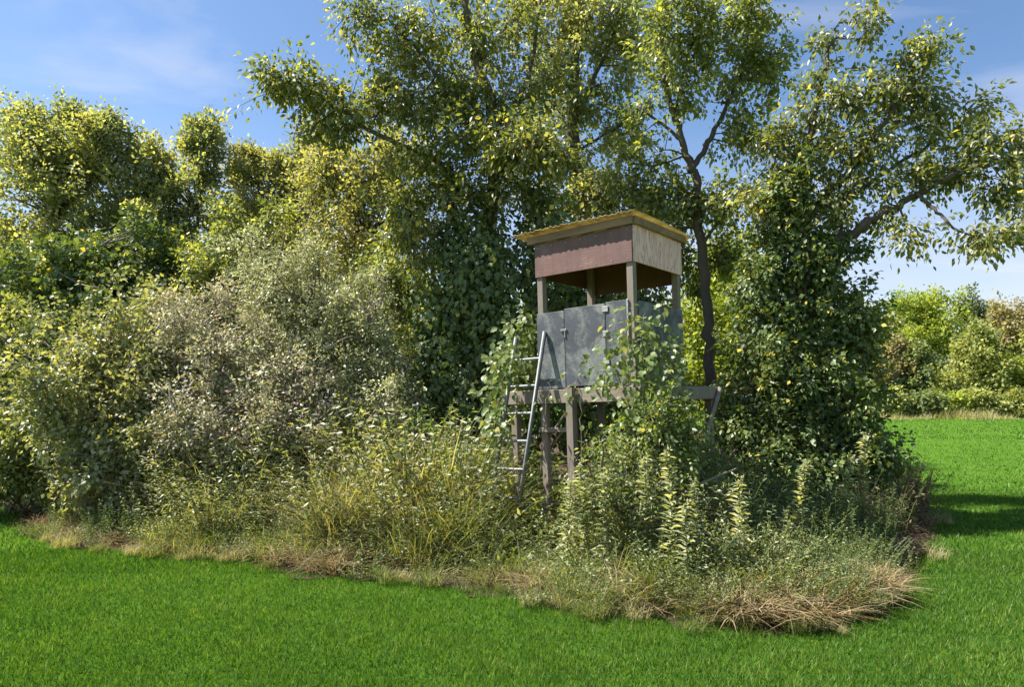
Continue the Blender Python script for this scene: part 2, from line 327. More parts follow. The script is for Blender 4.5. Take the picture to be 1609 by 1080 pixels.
def gpt(u, v):                       # a photo pixel on flat ground
    z = EYE * FPX / (v - HZN); return ((u - 804.5) / FPX * z, z)
front = [gpt(u, v) for u, v in [(-160, 778), (-60, 788), (0, 800), (55, 842), (110, 866), (200, 870), (290, 878), (380, 885), (470, 905), (560, 915), (640, 917), (700, 922), (800, 935),
                                (870, 958), (960, 973), (1080, 985), (1200, 993), (1290, 997), (1345, 978), (1400, 952), (1440, 905), (1468, 850), (1468, 810), (1425, 765)]]
front += [(9.3, 17.5), (12.2, 22), (14.0, 27)]
back = [(14, 31), (4, 33), (-10, 32), (-24, 30), (-27, 20), (-22, 14.5)]
poly = np.array(front + back)
fl = np.array(front)
def edge_dist(p):
    p = np.atleast_2d(p); a = fl[:-1]; b = fl[1:]; ab = b - a
    t = np.clip(((p[:, None] - a) * ab).sum(-1) / (ab ** 2).sum(-1), 0, 1)
    return np.sqrt((((a + t[..., None] * ab) - p[:, None]) ** 2).sum(-1)).min(1)
def inside(p):
    p = np.atleast_2d(p); x, y = p[:, 0], p[:, 1]; r = np.zeros(len(p), bool)
    q = np.roll(poly, -1, 0)
    for (x1, y1), (x2, y2) in zip(poly, q):
        c = ((y1 > y) != (y2 > y)); 
        with np.errstate(divide='ignore', invalid='ignore'):
            r ^= c & (x < (x2 - x1) * (y - y1) / (y2 - y1 + 1e-12) + x1)
    return r
# bare soil of the thicket
bp_ = []
for a, b in zip(poly, np.roll(poly, -1, 0)):
    n = max(1, int(np.hypot(*(b - a)) / .18)) if a[1] < 20 else 4
    for k in range(n):
        p = a + (b - a) * k / n
        w1 = .10 * math.sin(p[0] * 4.3 + p[1] * 2.1) + .07 * math.sin(p[0] * 9.1 - p[1] * 5.3)
        bp_.append(p + (rng.normal(0, .03, 2) + np.array([w1 * .5, w1])) * (a[1] < 12))
bp_ = np.array(bp_); nb = len(bp_)
g1, g2 = np.meshgrid(np.arange(-24, 14, .5), np.arange(5, 32, .5)); gi = np.stack([g1.ravel(), g2.ravel()], -1) + rng.uniform(-.12, .12, (g1.size, 2))
gi = gi[inside(gi)]; gi = gi[edge_dist(gi) > .3]
vin = [Vector(p) for p in np.concatenate([bp_, gi])]
vo, eo, fo, *_ = delaunay_2d_cdt(vin, [(i, (i + 1) % nb) for i in range(nb)], [], 1, 1e-5)
sv = np.array([[v.x, v.y] for v in vo]); ed = edge_dist(sv)
sz = gz(sv[:, 0], sv[:, 1]) + .006 + .09 * smooth(ed / 1.2) + rng.normal(0, .012, len(sv)) * (ed > .15)
soil = link('bare_soil', mk_mesh('bare_soil', np.column_stack([sv, sz]), [np.array([f for f in fo if len(f) == 3])], M['soil'], smooth_shade=True), kind='structure')
soil['label'] = 'bare soil under the thicket'

# lawn blades: fine near the camera, coarser farther off
def lawn_blades(n, y0, y1, h, wd, pw):
    y = y0 + (y1 - y0) * rng.random(n) ** pw; x = (rng.random(n) * 2 - 1) * (y * .80 + .8)
    p = np.stack([x, y], -1)
    ins = inside(p); d = edge_dist(p)
    keep = (~ins) | (d < (.10 + .12 * np.sin(p[:, 0] * 3.1 + p[:, 1]) * np.sin(p[:, 0] * 7.7)) * rng.random(n) ** .5 + .06 * rng.random(n)); p = p[keep]; d = d[keep]; ins = ins[keep]
    n = len(p)
    cl = np.sin(p[:, 0] * 5.1 + 2 * np.sin(p[:, 1] * 3.3)) * np.sin(p[:, 1] * 6.7 + 1.7 * np.sin(p[:, 0] * 4.1))
    c2 = np.sin(p[:, 0] * 17 + 3 * np.sin(p[:, 1] * 11)) * np.sin(p[:, 1] * 19 + 2 * np.sin(p[:, 0] * 13)); cl = .6 * cl + .6 * c2
    hh = h * (0.5 + .8 * rng.random(n)) * (1 + .38 * cl)
    az = rng.random(n) * 2 * np.pi; lean = (.15 + .75 * rng.random(n)) * hh
    dr = np.stack([np.cos(az), np.sin(az)], -1); fa = rng.random(n) * np.pi
    sd = np.stack([np.cos(fa), np.sin(fa), 0 * fa], -1) * (wd * (.6 + .8 * rng.random(n)))[:, None]
    base = np.column_stack([p, gz(p[:, 0], p[:, 1]) - .003])
    mid = base + np.column_stack([dr * (lean * .35)[:, None], hh * .6]); tip = base + np.column_stack([dr * lean[:, None], hh])
    tone = np.clip(.45 + .16 * cl + rng.normal(0, .27, n) + .35 * np.exp(-d / .12) * rng.random(n), 0, 1)
    return base, mid, tip, sd, tone
VV, FF, TT = [], [], []; off = 0
for (n, y0, y1, h, wd, pw) in [(300000, 3.0, 7.5, .040, .0034, 1.2), (120000, 6.5, 13, .05, .006, 1.1), (50000, 12, 30, .06, .012, 1.2), (40000, 28, 50, .07, .025, 1.0)]:
    b, m_, t_, sd, tn = lawn_blades(n, y0, y1, h, wd, pw); k = len(b)
    VV.append(np.stack([b - sd, b + sd, t_], 1).reshape(-1, 3)); i = off + np.arange(k) * 3
    FF.append(np.stack([i, i + 1, i + 2], -1)); TT.append(np.repeat(tn, 3)); off += 3 * k
lg = link('lawn_grass', mk_mesh('lawn_grass', np.concatenate(VV), [np.concatenate(FF)], M['lawn'], np.concatenate(TT)), kind='stuff')
tag(lg, 'short green grass blades of the mown lawn', 'grass')

# ------------------------------------------------------------------ trees and shrubs
def grow(name, label, cat, base, trunk, limbs, blobs, mat, leafL=.08, ratio=.55, per=34, droop=.35, spread=.10, tmpl=LEAF2, dens=1.0,
         bark='bark', twig_r=.006, group=None, seed=0, nobj=0, upright=0.0, reach=.75):
    """trunk/limbs: [(points, r0, r1)]; blobs: (centre, radii, twigs) of foliage"""
    r = np.random.default_rng(seed + 101)
    per = int(per * 1.38); spread *= .74
    root = empty(name, (float(base[0]), float(base[1]), float(base[2]))); tag(root, label, cat, group)
    O = np.array(root.location)
    nodes = []
    def wood_obj(nm, pts, r0, r1, sides):
        n = max(6, len(pts) * 5); p = smooth_path(pts, n)
        p[1:-1] += r.normal(0, min(.02, r0 * .25), (n - 2, 3))
        rad = np.linspace(r0, r1, n) * (1 + r.normal(0, .05, n)); 
        v, f = tubes(p[None] - O, rad[None], sides); 
        link(nm, mk_mesh(nm, v, [f], M[bark], smooth_shade=True), root); nodes.append(p[n // 4:] if nm == 'trunk' else p)
    for (pts, r0, r1) in trunk: wood_obj('trunk', pts, r0, r1, 9)
    for (pts, r0, r1) in limbs: wood_obj('limb', pts, r0, r1, 7)
    ND = np.concatenate(nodes)
    A, B, subs, subr = [], [], [], []
    for (c, rd, nt) in blobs:
        nt = max(4, int(nt * dens * .72))
        c = np.asarray(c, float); rd = np.asarray(rd, float) if np.ndim(rd) else np.array([rd] * 3, float)
        K = max(3, int(nt / 9)); q = unit(r.normal(size=(K, 3))) * (r.random((K, 1)) ** .6) * .72; q = c + q * rd
        loc = [ND[np.argsort(((ND - c) ** 2).sum(1))[:4]]]
        for s in q:
            a = ND[np.argmin(((ND - s) ** 2).sum(1) + 1.2 * np.maximum(ND[:, 2] - s[2], 0) ** 2)]
            m_ = (a + s) / 2 + r.normal(0, .07, 3) * np.linalg.norm(s - a)
            pth = smooth_path([a, m_, s], 7); subs.append(pth); subr.append(np.linspace(.022, .007, 7) * min(1.3, .5 + np.linalg.norm(s - a) * .4)); loc.append(pth[2:])
        loc = np.concatenate(loc)
        tq = unit(r.normal(size=(nt, 3))) * (r.random((nt, 1)) ** (1 / 2.4)) * (1 + r.normal(0, .2, (nt, 1)))
        tips = c + tq * rd; tips[:, 2] = np.maximum(tips[:, 2], gz(tips[:, 0], tips[:, 1]) + .12)
        ix = (((loc[None] - tips[:, None]) ** 2).sum(-1) + .4 * np.maximum(loc[None, :, 2] - tips[:, None, 2], 0) ** 2).argmin(1)
        st = loc[ix]; dv = tips - st; ln = np.linalg.norm(dv, axis=1, keepdims=True)
        tips = np.where(ln < .2, st + unit(dv + r.normal(0, .05, dv.shape)) * .25, tips)
        tips[:, 2] += upright * r.random(nt) * .5
        A.append(st); B.append(tips)
    A = np.concatenate(A); B = np.concatenate(B); nt = len(A)
    mid = (A + B) / 2 + r.normal(0, .05, A.shape) + np.array([0, 0, .05])
    v1, f1 = tubes(np.stack([A, mid, B], 1) - O, np.tile([twig_r * 1.3, twig_r, twig_r * .5], (nt, 1)), 3)
    if subs:
        v2, f2 = tubes(np.array(subs) - O, np.array(subr), 5); f1 = np.concatenate([f2, f1 + len(v2)]); v1 = np.concatenate([v2, v1])
    link('twigs', mk_mesh('twigs', v1, [f1], M[bark]), root, 'stuff')
    # leaves
    n = nt * per; k = np.repeat(np.arange(nt), per)
    t = 1 - r.random(n) ** 1.25 * reach
    ab = (B - A)[k]; t1 = t[:, None]
    P = (1 - t1) ** 2 * A[k] + 2 * t1 * (1 - t1) * mid[k] + t1 ** 2 * B[k]
    offd = r.normal(size=(n, 3)) * spread * (1.2 - .55 * t1) * r.uniform(.6, 1.35, nt)[k][:, None]; P = P + offd
    P[:, 2] = np.maximum(P[:, 2], gz(P[:, 0], P[:, 1]) + .06)
    D = unit(ab) * .45 + unit(offd) * .45 + r.normal(0, .45, (n, 3)) + np.array([0, 0, -droop + upright])
    Nn = r.normal(0, .75, (n, 3)) + np.array([-.1, -.2, .8]) + unit(offd) * .3
    L = leafL * (.6 + .7 * r.random(n)); W = L * ratio * (.8 + .4 * r.random(n))
    tone = np.clip(.45 + r.normal(0, .12, nt)[k] + r.normal(0, .14, n), 0, 1)
    tone = np.where(r.random(n) < .04, 1.2, tone)
    cr = None
    sel = np.zeros(n, bool)
    if nobj:
        dcam = np.linalg.norm(P - np.array([0, 0, EYE]), axis=1); sel[np.argsort(dcam - L * 6)[:nobj]] = True
    v, f, m_ = leaf_mesh_arrays(P[~sel] - O, D[~sel], Nn[~sel], L[~sel], W[~sel], tmpl)
    cr = link('crown', mk_mesh('crown', v, [f], mat, np.repeat(tone[~sel], m_)), root, 'stuff')
    if nobj:
        leaf_objects(cr, P[sel] - O, D[sel], Nn[sel], L[sel], W[sel], mat, r)
    return root
_leafcache = {}
def leaf_objects(parent, P, D, Nn, L, W, mat, r, ratio_shape=None):
    if mat.name not in _leafcache:
        ms = []
        for q in range(6):
            T, F = LEAF8; T = T.copy(); T[:, 2] += r.normal(0, .03, len(T)); 
            ms.append(mk_mesh('leaf', T, [F], mat, np.full(len(T), (.25, .4, .5, .6, .72, .9)[q])))
        _leafcache[mat.name] = ms
    D = unit(D); S = unit(np.cross(D, Nn)); N3 = np.cross(S, D)
    for i in range(len(P)):
        o = bpy.data.objects.new('leaf', _leafcache[mat.name][int(r.integers(6))]); COL.objects.link(o); o.parent = parent
        m = Matrix.Identity(4)
        for c in range(3):
            m[c][0] = D[i, c] * L[i]; m[c][1] = S[i, c] * W[i]; m[c][2] = N3[i, c] * L[i]; m[c][3] = P[i, c]
        o.matrix_local = m

def up(x, y, h, lean=(0, 0)):        # a simple trunk line
    g = float(gz(x, y)); return [(x, y, g - .05), (x + lean[0] * .4, y + lean[1] * .4, g + h * .45), (x + lean[0], y + lean[1], g + h)]
def B_(u, v, z, rd, n): return (px(u, v, z), rd, n)

def spires(z, *uv): return [(px(u, v, z), (.13, .13, .42), 7) for u, v in uv]     # feathery shoots above a crown
# --- back-left row of young trees
grow('young_tree', 'yellow-green young tree at the outer end of the thicket', 'tree', (-9.7, 14.5, 0), [(up(-9.7, 14.5, 5.6), .10, .03)], [],
     [B_(90, 330, 14.5, (2.0, 1.8, 1.9), 150), B_(60, 235, 14.5, (.9, .9, 1.0), 55), B_(150, 240, 14.5, (.9, .9, .95), 55), B_(20, 440, 14.0, (1.5, 1.3, 1.4), 70), B_(160, 450, 14, (1.6, 1.4, 1.3), 80)] + spires(14.5, (20, 205), (48, 185), (95, 180), (125, 190), (165, 200), (200, 235)),
     M['yellow'], .088, .62, 62, .3, .17, seed=1, dens=1.7, upright=.25)
grow('young_tree', 'upright young tree with two leafy spires in the left thicket', 'tree', (-6.9, 15, 0), [(up(-6.9, 15, 5.8), .09, .03)], [],
     [B_(290, 370, 15, (1.7, 1.5, 1.7), 120), B_(322, 250, 15, (.42, .42, .9), 34), B_(245, 280, 15, (.4, .4, .75), 26), B_(290, 480, 14.5, (1.8, 1.4, 1.2), 80), B_(215, 330, 15, (.9, .9, 1.1), 45)] + spires(15, (300, 225), (340, 225), (238, 240), (262, 270), (215, 255)),
     M['yellow'], .088, .6, 60, .25, .16, seed=2, dens=1.7, upright=.35)
grow('young_tree', 'olive young tree behind the silvery bush', 'tree', (-5.0, 15.5, 0), [(up(-5.0, 15.5, 5.0), .08, .03)], [],
     [B_(430, 375, 15.5, (1.6, 1.4, 1.5), 110), B_(385, 285, 15.5, (.5, .5, .75), 26), B_(445, 275, 15.5, (.45, .5, .6), 20), B_(470, 300, 15.5, (.8, .8, .9), 36), B_(400, 480, 15, (1.6, 1.3, 1.2), 70)] + spires(15.5, (370, 262), (410, 268), (440, 265), (475, 255), (395, 250)),
     M['olive'], .085, .6, 58, .25, .16, seed=3, dens=1.7, upright=.3)
grow('young_tree', 'broad olive-brown tree left of the vine curtain', 'tree', (-2.9, 13.5, 0), [(up(-2.9, 13.5, 4.6), .10, .03)], [],
     [B_(560, 370, 13.5, (1.7, 1.4, 1.5), 140), B_(530, 270, 13.5, (1.0, .9, .8), 55), B_(625, 260, 13.5, (1.0, .9, .9), 55), B_(600, 480, 13, (1.4, 1.2, 1.3), 80), B_(500, 220, 13.8, (.5, .5, .6), 18)],
     M['olive'], .08, .6, 56, .3, .15, seed=4, dens=1.6)
# trees farther back that close the gaps
grow('young_tree', 'shadowy tree filling the back of the left thicket', 'tree', (-12.5, 20, .1), [(up(-12.5, 20, 5), .12, .04)], [],
     [((-12.5, 20, 4.5), (3.2, 2, 3.0), 130), ((-15.5, 19, 4), (2.5, 2, 2.6), 80), ((-12, 19.5, 1.8), (3.2, 1.6, 1.6), 70)], M['green'], .18, .65, 34, .3, .22, seed=5, dens=1.5)
grow('young_tree', 'green tree in the depth between olive trees', 'tree', (-6.3, 20.5, .1), [(up(-6.3, 20.5, 5), .12, .04)], [],
     [((-6.3, 20.5, 4.5), (3.0, 2, 2.7), 130), ((-3, 20, 4.3), (2.2, 2, 2.4), 80), ((-6, 19.5, 1.7), (3.6, 1.5, 1.6), 80)], M['green'], .18, .65, 34, .3, .22, seed=6, dens=1.5)
grow('young_tree', 'sunlit tree glimpsed behind the blind between the trunks', 'tree', (1.5, 19, .1), [(up(1.5, 19, 4), .11, .04)], [],
     [((1.2, 19, 3.6), (2.6, 1.8, 1.9), 110), ((2.5, 18.5, 1.7), (3.0, 1.5, 1.5), 80), ((-1.4, 18.5, 2.6), (2, 1.5, 2.4), 80)], M['far1'], .13, .65, 40, .3, .2, seed=7, dens=1.5)
grow('young_tree', 'sunlit yellowish tree behind the right trunk and its vines', 'tree', (6.0, 18, .1), [(up(6.0, 18, 3.6), .11, .04)], [],
     [B_(1140, 430, 14, (.9, .8, 1.0), 60), B_(1100, 520, 13.5, (.7, .7, .9), 50), B_(1180, 560, 13, (.8, .7, 1.0), 60), B_(1080, 600, 13, (.8, .6, .6), 40), ((5.6, 18, 3.4), (2.0, 1.6, 1.9), 90), ((7.4, 17.5, 2.2), (1.6, 1.3, 1.8), 70), ((5.2, 17, 1.5), (2.4, 1.3, 1.3), 60)], M['far1'], .10, .65, 44, .3, .18, seed=8, dens=1.5)

# --- central vine-clad tree with the long limb to the left
zc = 10.6
grow('vine_clad_tree', 'large-leaved tree above the vine curtain with a long bough reaching left', 'tree', (-.45, zc, 0),
     [([(-.45, zc, -.05), (-.42, zc, 2.2), (-.35, zc, 4.4), px(775, 200, zc), px(740, 60, zc), px(725, -60, zc)], .15, .05)],
     [([px(765, 330, zc), px(690, 255, zc - .2), px(600, 215, zc - .4), px(530, 170, zc - .6), px(450, 120, zc - .8)], .055, .015),
      ([px(770, 240, zc), px(690, 120, zc - .2), px(610, 30, zc - .2)], .05, .015),
      ([px(775, 230, zc), px(830, 120, zc + .2), px(850, -20, zc + .2)], .05, .02),
      ([px(772, 300, zc), px(800, 250, zc - .7), px(850, 215, zc - 1.3)], .03, .01)],
     [B_(470, 140, zc - .7, (.75, .5, .38), 34), B_(425, 125, zc - .8, (.25, .25, .22), 8), B_(560, 165, zc - .5, (.75, .6, .5), 40), B_(520, 200, zc - .5, (.6, .5, .4), 22),
      B_(640, 150, zc - .2, (.85, .8, .7), 50), B_(600, 45, zc - .2, (.75, .7, .65), 42), B_(700, 50, zc, (.95, .9, .8), 60), B_(790, 60, zc + .2, (.9, .9, .9), 55),
      B_(745, 180, zc, (1.0, .9, .8), 65), B_(690, 255, zc - .3, (.9, .7, .6), 50), B_(820, 220, zc - .9, (.75, .5, .4), 44), B_(870, 240, zc - 1.0, (.5, .4, .3), 22), B_(745, 300, zc - .4, (.9, .7, .7), 50), B_(640, 330, zc - .2, (.7, .6, .7), 36), B_(840, 310, zc, (.7, .6, .6), 34), B_(668, 385, zc, (.7, .6, .6), 44), B_(700, 150, zc + .3, (.9, .6, .7), 40), B_(840, 150, zc + .4, (.7, .6, .7), 36)],
     M['big'], .088, .52, 40, .55, .17, LEAF4, seed=9, dens=1.05, nobj=200)
# vine curtain hanging on that tree
def curtain(name, label, base, sheets, mat, leafL, n, seed, group=None, stems=7):
    r = np.random.default_rng(seed); root = empty(name, base); tag(root, label, 'vine', group); O = np.array(base, float)
    Ps, Ns = [], []
    lumps = []
    for (c, rd, k) in sheets:
        for q in range(14):
            o_ = unit(r.normal(size=3)) * r.uniform(.3, .9); lumps.append((np.asarray(c) + o_ * np.asarray(rd), np.asarray(rd) * r.uniform(.3, .62), int(k * 2.0 / 14)))
    for (c, rd, k) in lumps:                        # leaf shells on small bulging lumps
        q = unit(r.normal(size=(k, 3)) * np.array([1, 1, 1])); q[:, 1] = np.where(r.random(k) < .8, -np.abs(q[:, 1]), q[:, 1])
        bump = 1 + .13 * np.sin(q[:, 0:1] * 9 + c[0] * 3) * np.sin(q[:, 2:3] * 11 + c[2]) + r.normal(0, .05, (k, 1))
        Ps.append(np.asarray(c) + q * np.asarray(rd) * bump * (1 - .3 * r.random((k, 1)) ** 2)); Ns.append(q)
    P = np.concatenate(Ps); Q = np.concatenate(Ns); k = len(P); P[:, 2] = np.maximum(P[:, 2], .08)
    D = np.array([0, 0, -1.0]) + r.normal(0, .42, (k, 3)) + Q * .35; Nn = Q * .8 + np.array([0, 0, .45]) + r.normal(0, .35, (k, 3))
    L = leafL * (.6 + .7 * r.random(k)); tone = np.clip(.5 + r.normal(0, .18, k), 0, 1); tone[r.random(k) < .01] = 1.2
    v, f, m_ = leaf_mesh_arrays(P - O, D, Nn, L, L * .85, LEAF4)
    link('foliage', mk_mesh('foliage', v, [f], mat, np.repeat(tone, m_)), root, 'stuff')
    for s in range(stems):
        c, rd, _ = sheets[s % len(sheets)]; x = c[0] + rd[0] * r.uniform(-.6, .6); y = c[1] + rd[1] * r.uniform(-.5, .2)
        zt = c[2] + rd[2] * .6
        pth = smooth_path([(x, y, 0), (x + r.normal(0, .1), y, zt * .35), (x + r.normal(0, .15), y + .1, zt * .7), (x + r.normal(0, .1), y + .1, zt)], 12)
        v, f = tubes(pth[None] - O, np.linspace(.016, .006, 12)[None], 5); link('stem', mk_mesh('stem', v, [f], M['bark']), root)
    return root
curtain('vine_curtain', 'dark green curtain of climbing vine beside the blind', (-.5, 10.2, 0),
        [((-.45, 10.4, 3.5), (.75, .6, 1.5), 2600), ((-.75, 10.2, 1.7), (.8, .7, 1.7), 2600), ((.15, 10.2, 2.0), (.7, .6, 1.9), 2400), ((.5, 10.4, 3.6), (.6, .5, 1.1), 1300), ((-1.1, 10.3, 2.6), (.5, .5, 1.0), 1000), ((1.1, 11.0, 3.3), (.7, .5, .9), 1300), ((1.9, 11.2, 3.0), (.7, .5, .8), 1200), ((1.4, 10.6, 1.6), (.9, .5, 1.0), 1300)],
        M['ivy'], .088, 0, 31)
# --- tree behind the blind
z6 = 12.2
grow('backlit_tree', 'tall slim tree with yellow backlit leaves directly behind the blind', 'tree', (1.12, z6, 0),
     [([(1.2, z6, -.05), (1.18, z6, 2.5), px(903, 240, z6), px(902, 130, z6), px(915, -20, z6), px(920, -120, z6)], .13, .05)],
     [([px(903, 190, z6), px(950, 90, z6), px(985, 0, z6)], .045, .015), ([px(902, 150, z6), px(860, 70, z6), px(835, -40, z6)], .04, .015),
      ([px(903, 240, z6), px(970, 200, z6), px(1010, 190, z6)], .03, .01)],
     [B_(900, 60, z6, (1.1, 1, 1.0), 64), B_(970, 60, z6, (.95, .9, .9), 54), B_(850, 20, z6, (.9, .9, .9), 46), B_(940, -40, z6, (1.4, 1, .9), 50), B_(880, 150, z6, (.8, .8, .7), 44),
      B_(950, 165, z6, (.7, .7, .5), 30), B_(860, 250, z6, (1.0, .8, .8), 56), B_(920, 300, z6 - .3, (.8, .7, .5), 40), B_(1000, 90, z6, (.6, .6, .8), 26), B_(985, 215, z6, (.6, .5, .5), 26), B_(955, 320, z6, (.8, .6, .5), 40), B_(1020, 330, z6, (.7, .6, .5), 30), B_(870, 340, z6, (.9, .7, .6), 40)],
     M['yellow'], .085, .6, 46, .4, .16, seed=10)
# --- slim forked tree right of the blind
z7 = 10.4
grow('forked_tree', 'slender forked tree whose bare trunk rises right of the blind', 'tree', px(1117, 640, z7) * [1, 1, 0],
     [([px(1119, 640, z7) * [1, 1, 0], px(1117, 600, z7), px(1112, 500, z7), px(1102, 390, z7), px(1094, 290, z7), px(1086, 262, z7)], .09, .062)],
     [([px(1086, 264, z7), px(1070, 215, z7), px(1052, 160, z7), px(1040, 90, z7), px(1045, 0, z7)], .06, .02), ([px(1088, 265, z7), px(1112, 225, z7), px(1135, 180, z7), px(1165, 110, z7), px(1180, 20, z7)], .05, .018),
      ([px(1072, 222, z7), px(1035, 190, z7), px(1000, 170, z7 - .2)], .03, .01), ([px(1102, 390, z7), px(1140, 330, z7 - .3), px(1175, 290, z7 - .4)], .03, .01),
      ([px(1060, 185, z7), px(1075, 110, z7), px(1100, 30, z7)], .03, .012)],
     [B_(1045, 50, z7, (.85, .8, .75), 55), B_(1130, 40, z7, (.9, .8, .75), 58), B_(1180, 120, z7, (.6, .6, .6), 36), B_(1100, 130, z7, (.65, .6, .5), 28), B_(1020, 150, z7, (.55, .5, .5), 22), B_(1160, 210, z7, (.55, .5, .55), 30),
      B_(1010, 240, z7, (.6, .5, .45), 22), B_(1040, 310, z7, (.6, .5, .5), 30), B_(1140, 320, z7 - .2, (.55, .5, .5), 34), B_(1075, 340, z7 + .3, (.6, .5, .5), 24), B_(1190, 20, z7, (.5, .5, .5), 24), B_(985, 300, z7 + .2, (.5, .5, .5), 20), B_(1150, 400, z7 + .4, (.5, .5, .6), 34), B_(1085, 430, z7 + .6, (.35, .4, .5), 20), B_(1210, 90, z7, (.45, .5, .6), 24)],
     M['green'], .082, .58, 42, .5, .15, seed=11)
# --- big right tree with spreading boughs
z8 = 9.4
grow('spreading_tree', 'broad tree with drooping large leaves and boughs spreading over the lawn', 'tree', px(1248, 640, z8) * [1, 1, 0],
     [([px(1250, 640, z8) * [1, 1, 0], px(1245, 600, z8), px(1243, 480, z8), px(1252, 380, z8), px(1262, 270, z8), px(1290, 130, z8), px(1318, 35, z8)], .15, .008)],
     [([px(1252, 420, z8), px(1300, 385, z8 - .2), px(1360, 350, z8 - .4), px(1410, 322, z8 - .5), px(1470, 290, z8 - .7), px(1545, 262, z8 - .8), px(1640, 248, z8 - .9)], .085, .015),
      ([px(1256, 340, z8), px(1330, 275, z8 - .2), px(1385, 195, z8 - .3), px(1440, 130, z8 - .3), px(1480, 65, z8 - .3)], .055, .012),
      ([px(1440, 305, z8 - .6), px(1475, 335, z8 - .8), px(1510, 365, z8 - 1.0), px(1575, 375, z8 - 1.1)], .025, .008),
      ([px(1320, 372, z8 - .3), px(1330, 320, z8 - .2), px(1400, 265, z8 - .2), px(1500, 205, z8 - .3), px(1560, 160, z8 - .3)], .04, .01),
      ([px(1410, 322, z8 - .5), px(1430, 360, z8 - .7), px(1460, 388, z8 - .9)], .016, .006)],
     [B_(1290, 190, z8, (.65, .6, .65), 46), B_(1345, 240, z8 - .2, (.6, .55, .5), 38), B_(1370, 140, z8 - .2, (.65, .6, .5), 42), B_(1440, 170, z8 - .3, (.65, .6, .55), 44), B_(1505, 190, z8 - .3, (.5, .5, .4), 28), B_(1440, 95, z8 - .3, (.42, .4, .32), 20),
      B_(1310, 60, z8, (.28, .3, .25), 10), B_(1365, 45, z8 - .1, (.4, .4, .24), 16), B_(1460, 75, z8 - .3, (.2, .25, .25), 9), B_(1540, 240, z8 - .7, (.55, .5, .4), 34), B_(1580, 290, z8 - .9, (.4, .4, .3), 22), B_(1600, 215, z8 - .7, (.3, .4, .3), 16),
      B_(1480, 270, z8 - .6, (.55, .5, .3), 26), B_(1400, 285, z8 - .4, (.55, .5, .3), 22), B_(1545, 372, z8 - 1.0, (.45, .35, .14), 20), B_(1440, 375, z8 - .8, (.22, .25, .12), 8), B_(1400, 345, z8 - .5, (.3, .3, .15), 10), B_(1600, 345, z8 - 1.0, (.22, .3, .2), 9),
      B_(1270, 290, z8, (.6, .55, .5), 38), B_(1225, 240, z8 + .2, (.5, .5, .6), 32), B_(1320, 330, z8 - .2, (.5, .45, .35), 24), B_(1200, 330, z8, (.5, .5, .5), 30)],
     M['big'], .085, .52, 36, .6, .16, LEAF4, seed=12, dens=.92, nobj=220)
grow('vine_heap', 'dark vine heaped over the trunk and undergrowth right of the blind', 'vine', (4.0, 9.2, 0),
     [([(3.95, 9.15, -.05), (3.9, 9.2, 1.5), (3.95, 9.2, 3.2), (4.05, 9.25, 4.6)], .03, .012)],
     [([(3.7, 9.1, -.05), (3.5, 9.1, 1.2), (3.2, 9.3, 2.2)], .02, .008), ([(4.2, 9.1, -.05), (4.5, 9.0, 1.2), (4.7, 9.0, 2.2)], .02, .008), ([(4.1, 9.1, .0), (4.6, 8.9, .6), (4.95, 8.8, .9)], .02, .008)],
     [((3.9, 9.4, 3.5), (.65, .5, .9), 90), ((3.75, 9.4, 4.4), (.5, .45, .7), 60), ((3.4, 9.4, 2.9), (.5, .45, .9), 70), ((4.4, 9.2, 2.7), (.55, .5, .8), 75), ((3.75, 9.2, 2.1), (.7, .5, .9), 100), ((4.3, 9.1, 1.6), (.7, .5, .9), 100),
      ((3.6, 9.0, 1.0), (.8, .5, .8), 100), ((4.6, 8.9, .9), (.45, .5, .75), 60), ((3.1, 9.4, 1.5), (.45, .45, 1.0), 60), ((4.1, 8.8, .6), (.9, .4, .55), 90), ((4.4, 9.3, 3.7), (.45, .4, .5), 45)],
     M['ivy'], .075, .7, 46, .6, .12, LEAF2, seed=14)
grow('sprouting_shrub', 'brown-tinged sapling bough leaning out right of the vine heap', 'shrub', (4.5, 9.6, 0), [([(4.5, 9.6, -.05), (4.6, 9.5, 1.4), (4.9, 9.4, 2.3)], .03, .015)],
     [([(4.6, 9.5, 1.6), (5.0, 9.3, 2.2), (5.35, 9.2, 2.45)], .015, .006)], [B_(1350, 515, 9.3, (.5, .4, .28), 34), B_(1300, 470, 9.3, (.5, .4, .35), 30), B_(1330, 610, 9.2, (.4, .4, .4), 24)], M['olive'], .10, .4, 26, .6, .09, seed=13)

# --- left shrubs
def shrub(name, label, base, blobs, mat, L, per, seed, ratio=.5, spread=.1, droop=.15, bark='bark_light', group=None, wild=True):
    stems = []
    r = np.random.default_rng(seed + 5); extra = []
    for (c, rd, n) in (blobs if wild else []):
        for q in range(5):                           # arching shoots that break the outline
            o_ = unit(r.normal(size=3) * [1, .7, .3] + np.array([0, -.2, .9])); hh = r.uniform(.22, .5)
            extra.append((np.asarray(c) + o_ * np.asarray(rd) * 1.0 + [0, 0, hh * .4], np.array([.10, .10, hh]), 5))
        for q in range(4):
            o_ = unit(r.normal(size=3) + np.array([0, -.4, .5])); k_ = r.uniform(.35, .6)
            extra.append((np.asarray(c) + o_ * np.asarray(rd) * r.uniform(.6, 1.0), np.asarray(rd) * np.array([k_, k_, k_ * 1.3]), max(6, int(n * .13))))
    for (c, rd, n) in blobs:
        c = np.asarray(c)
        for q in range(2):
            b = np.array([base[0] + r.normal(0, .15), base[1] + r.normal(0, .15), -.03]); e = c + r.normal(0, .25, 3)
            stems.append(([b, (b + e) / 2 + r.normal(0, .15, 3) + [0, 0, .15], e], .025, .008))
    return grow(name, label, 'shrub', base, stems[:1], stems[1:], blobs + extra, mat, L, ratio, per, droop, spread, seed=seed, bark=bark, group=group, twig_r=.005)
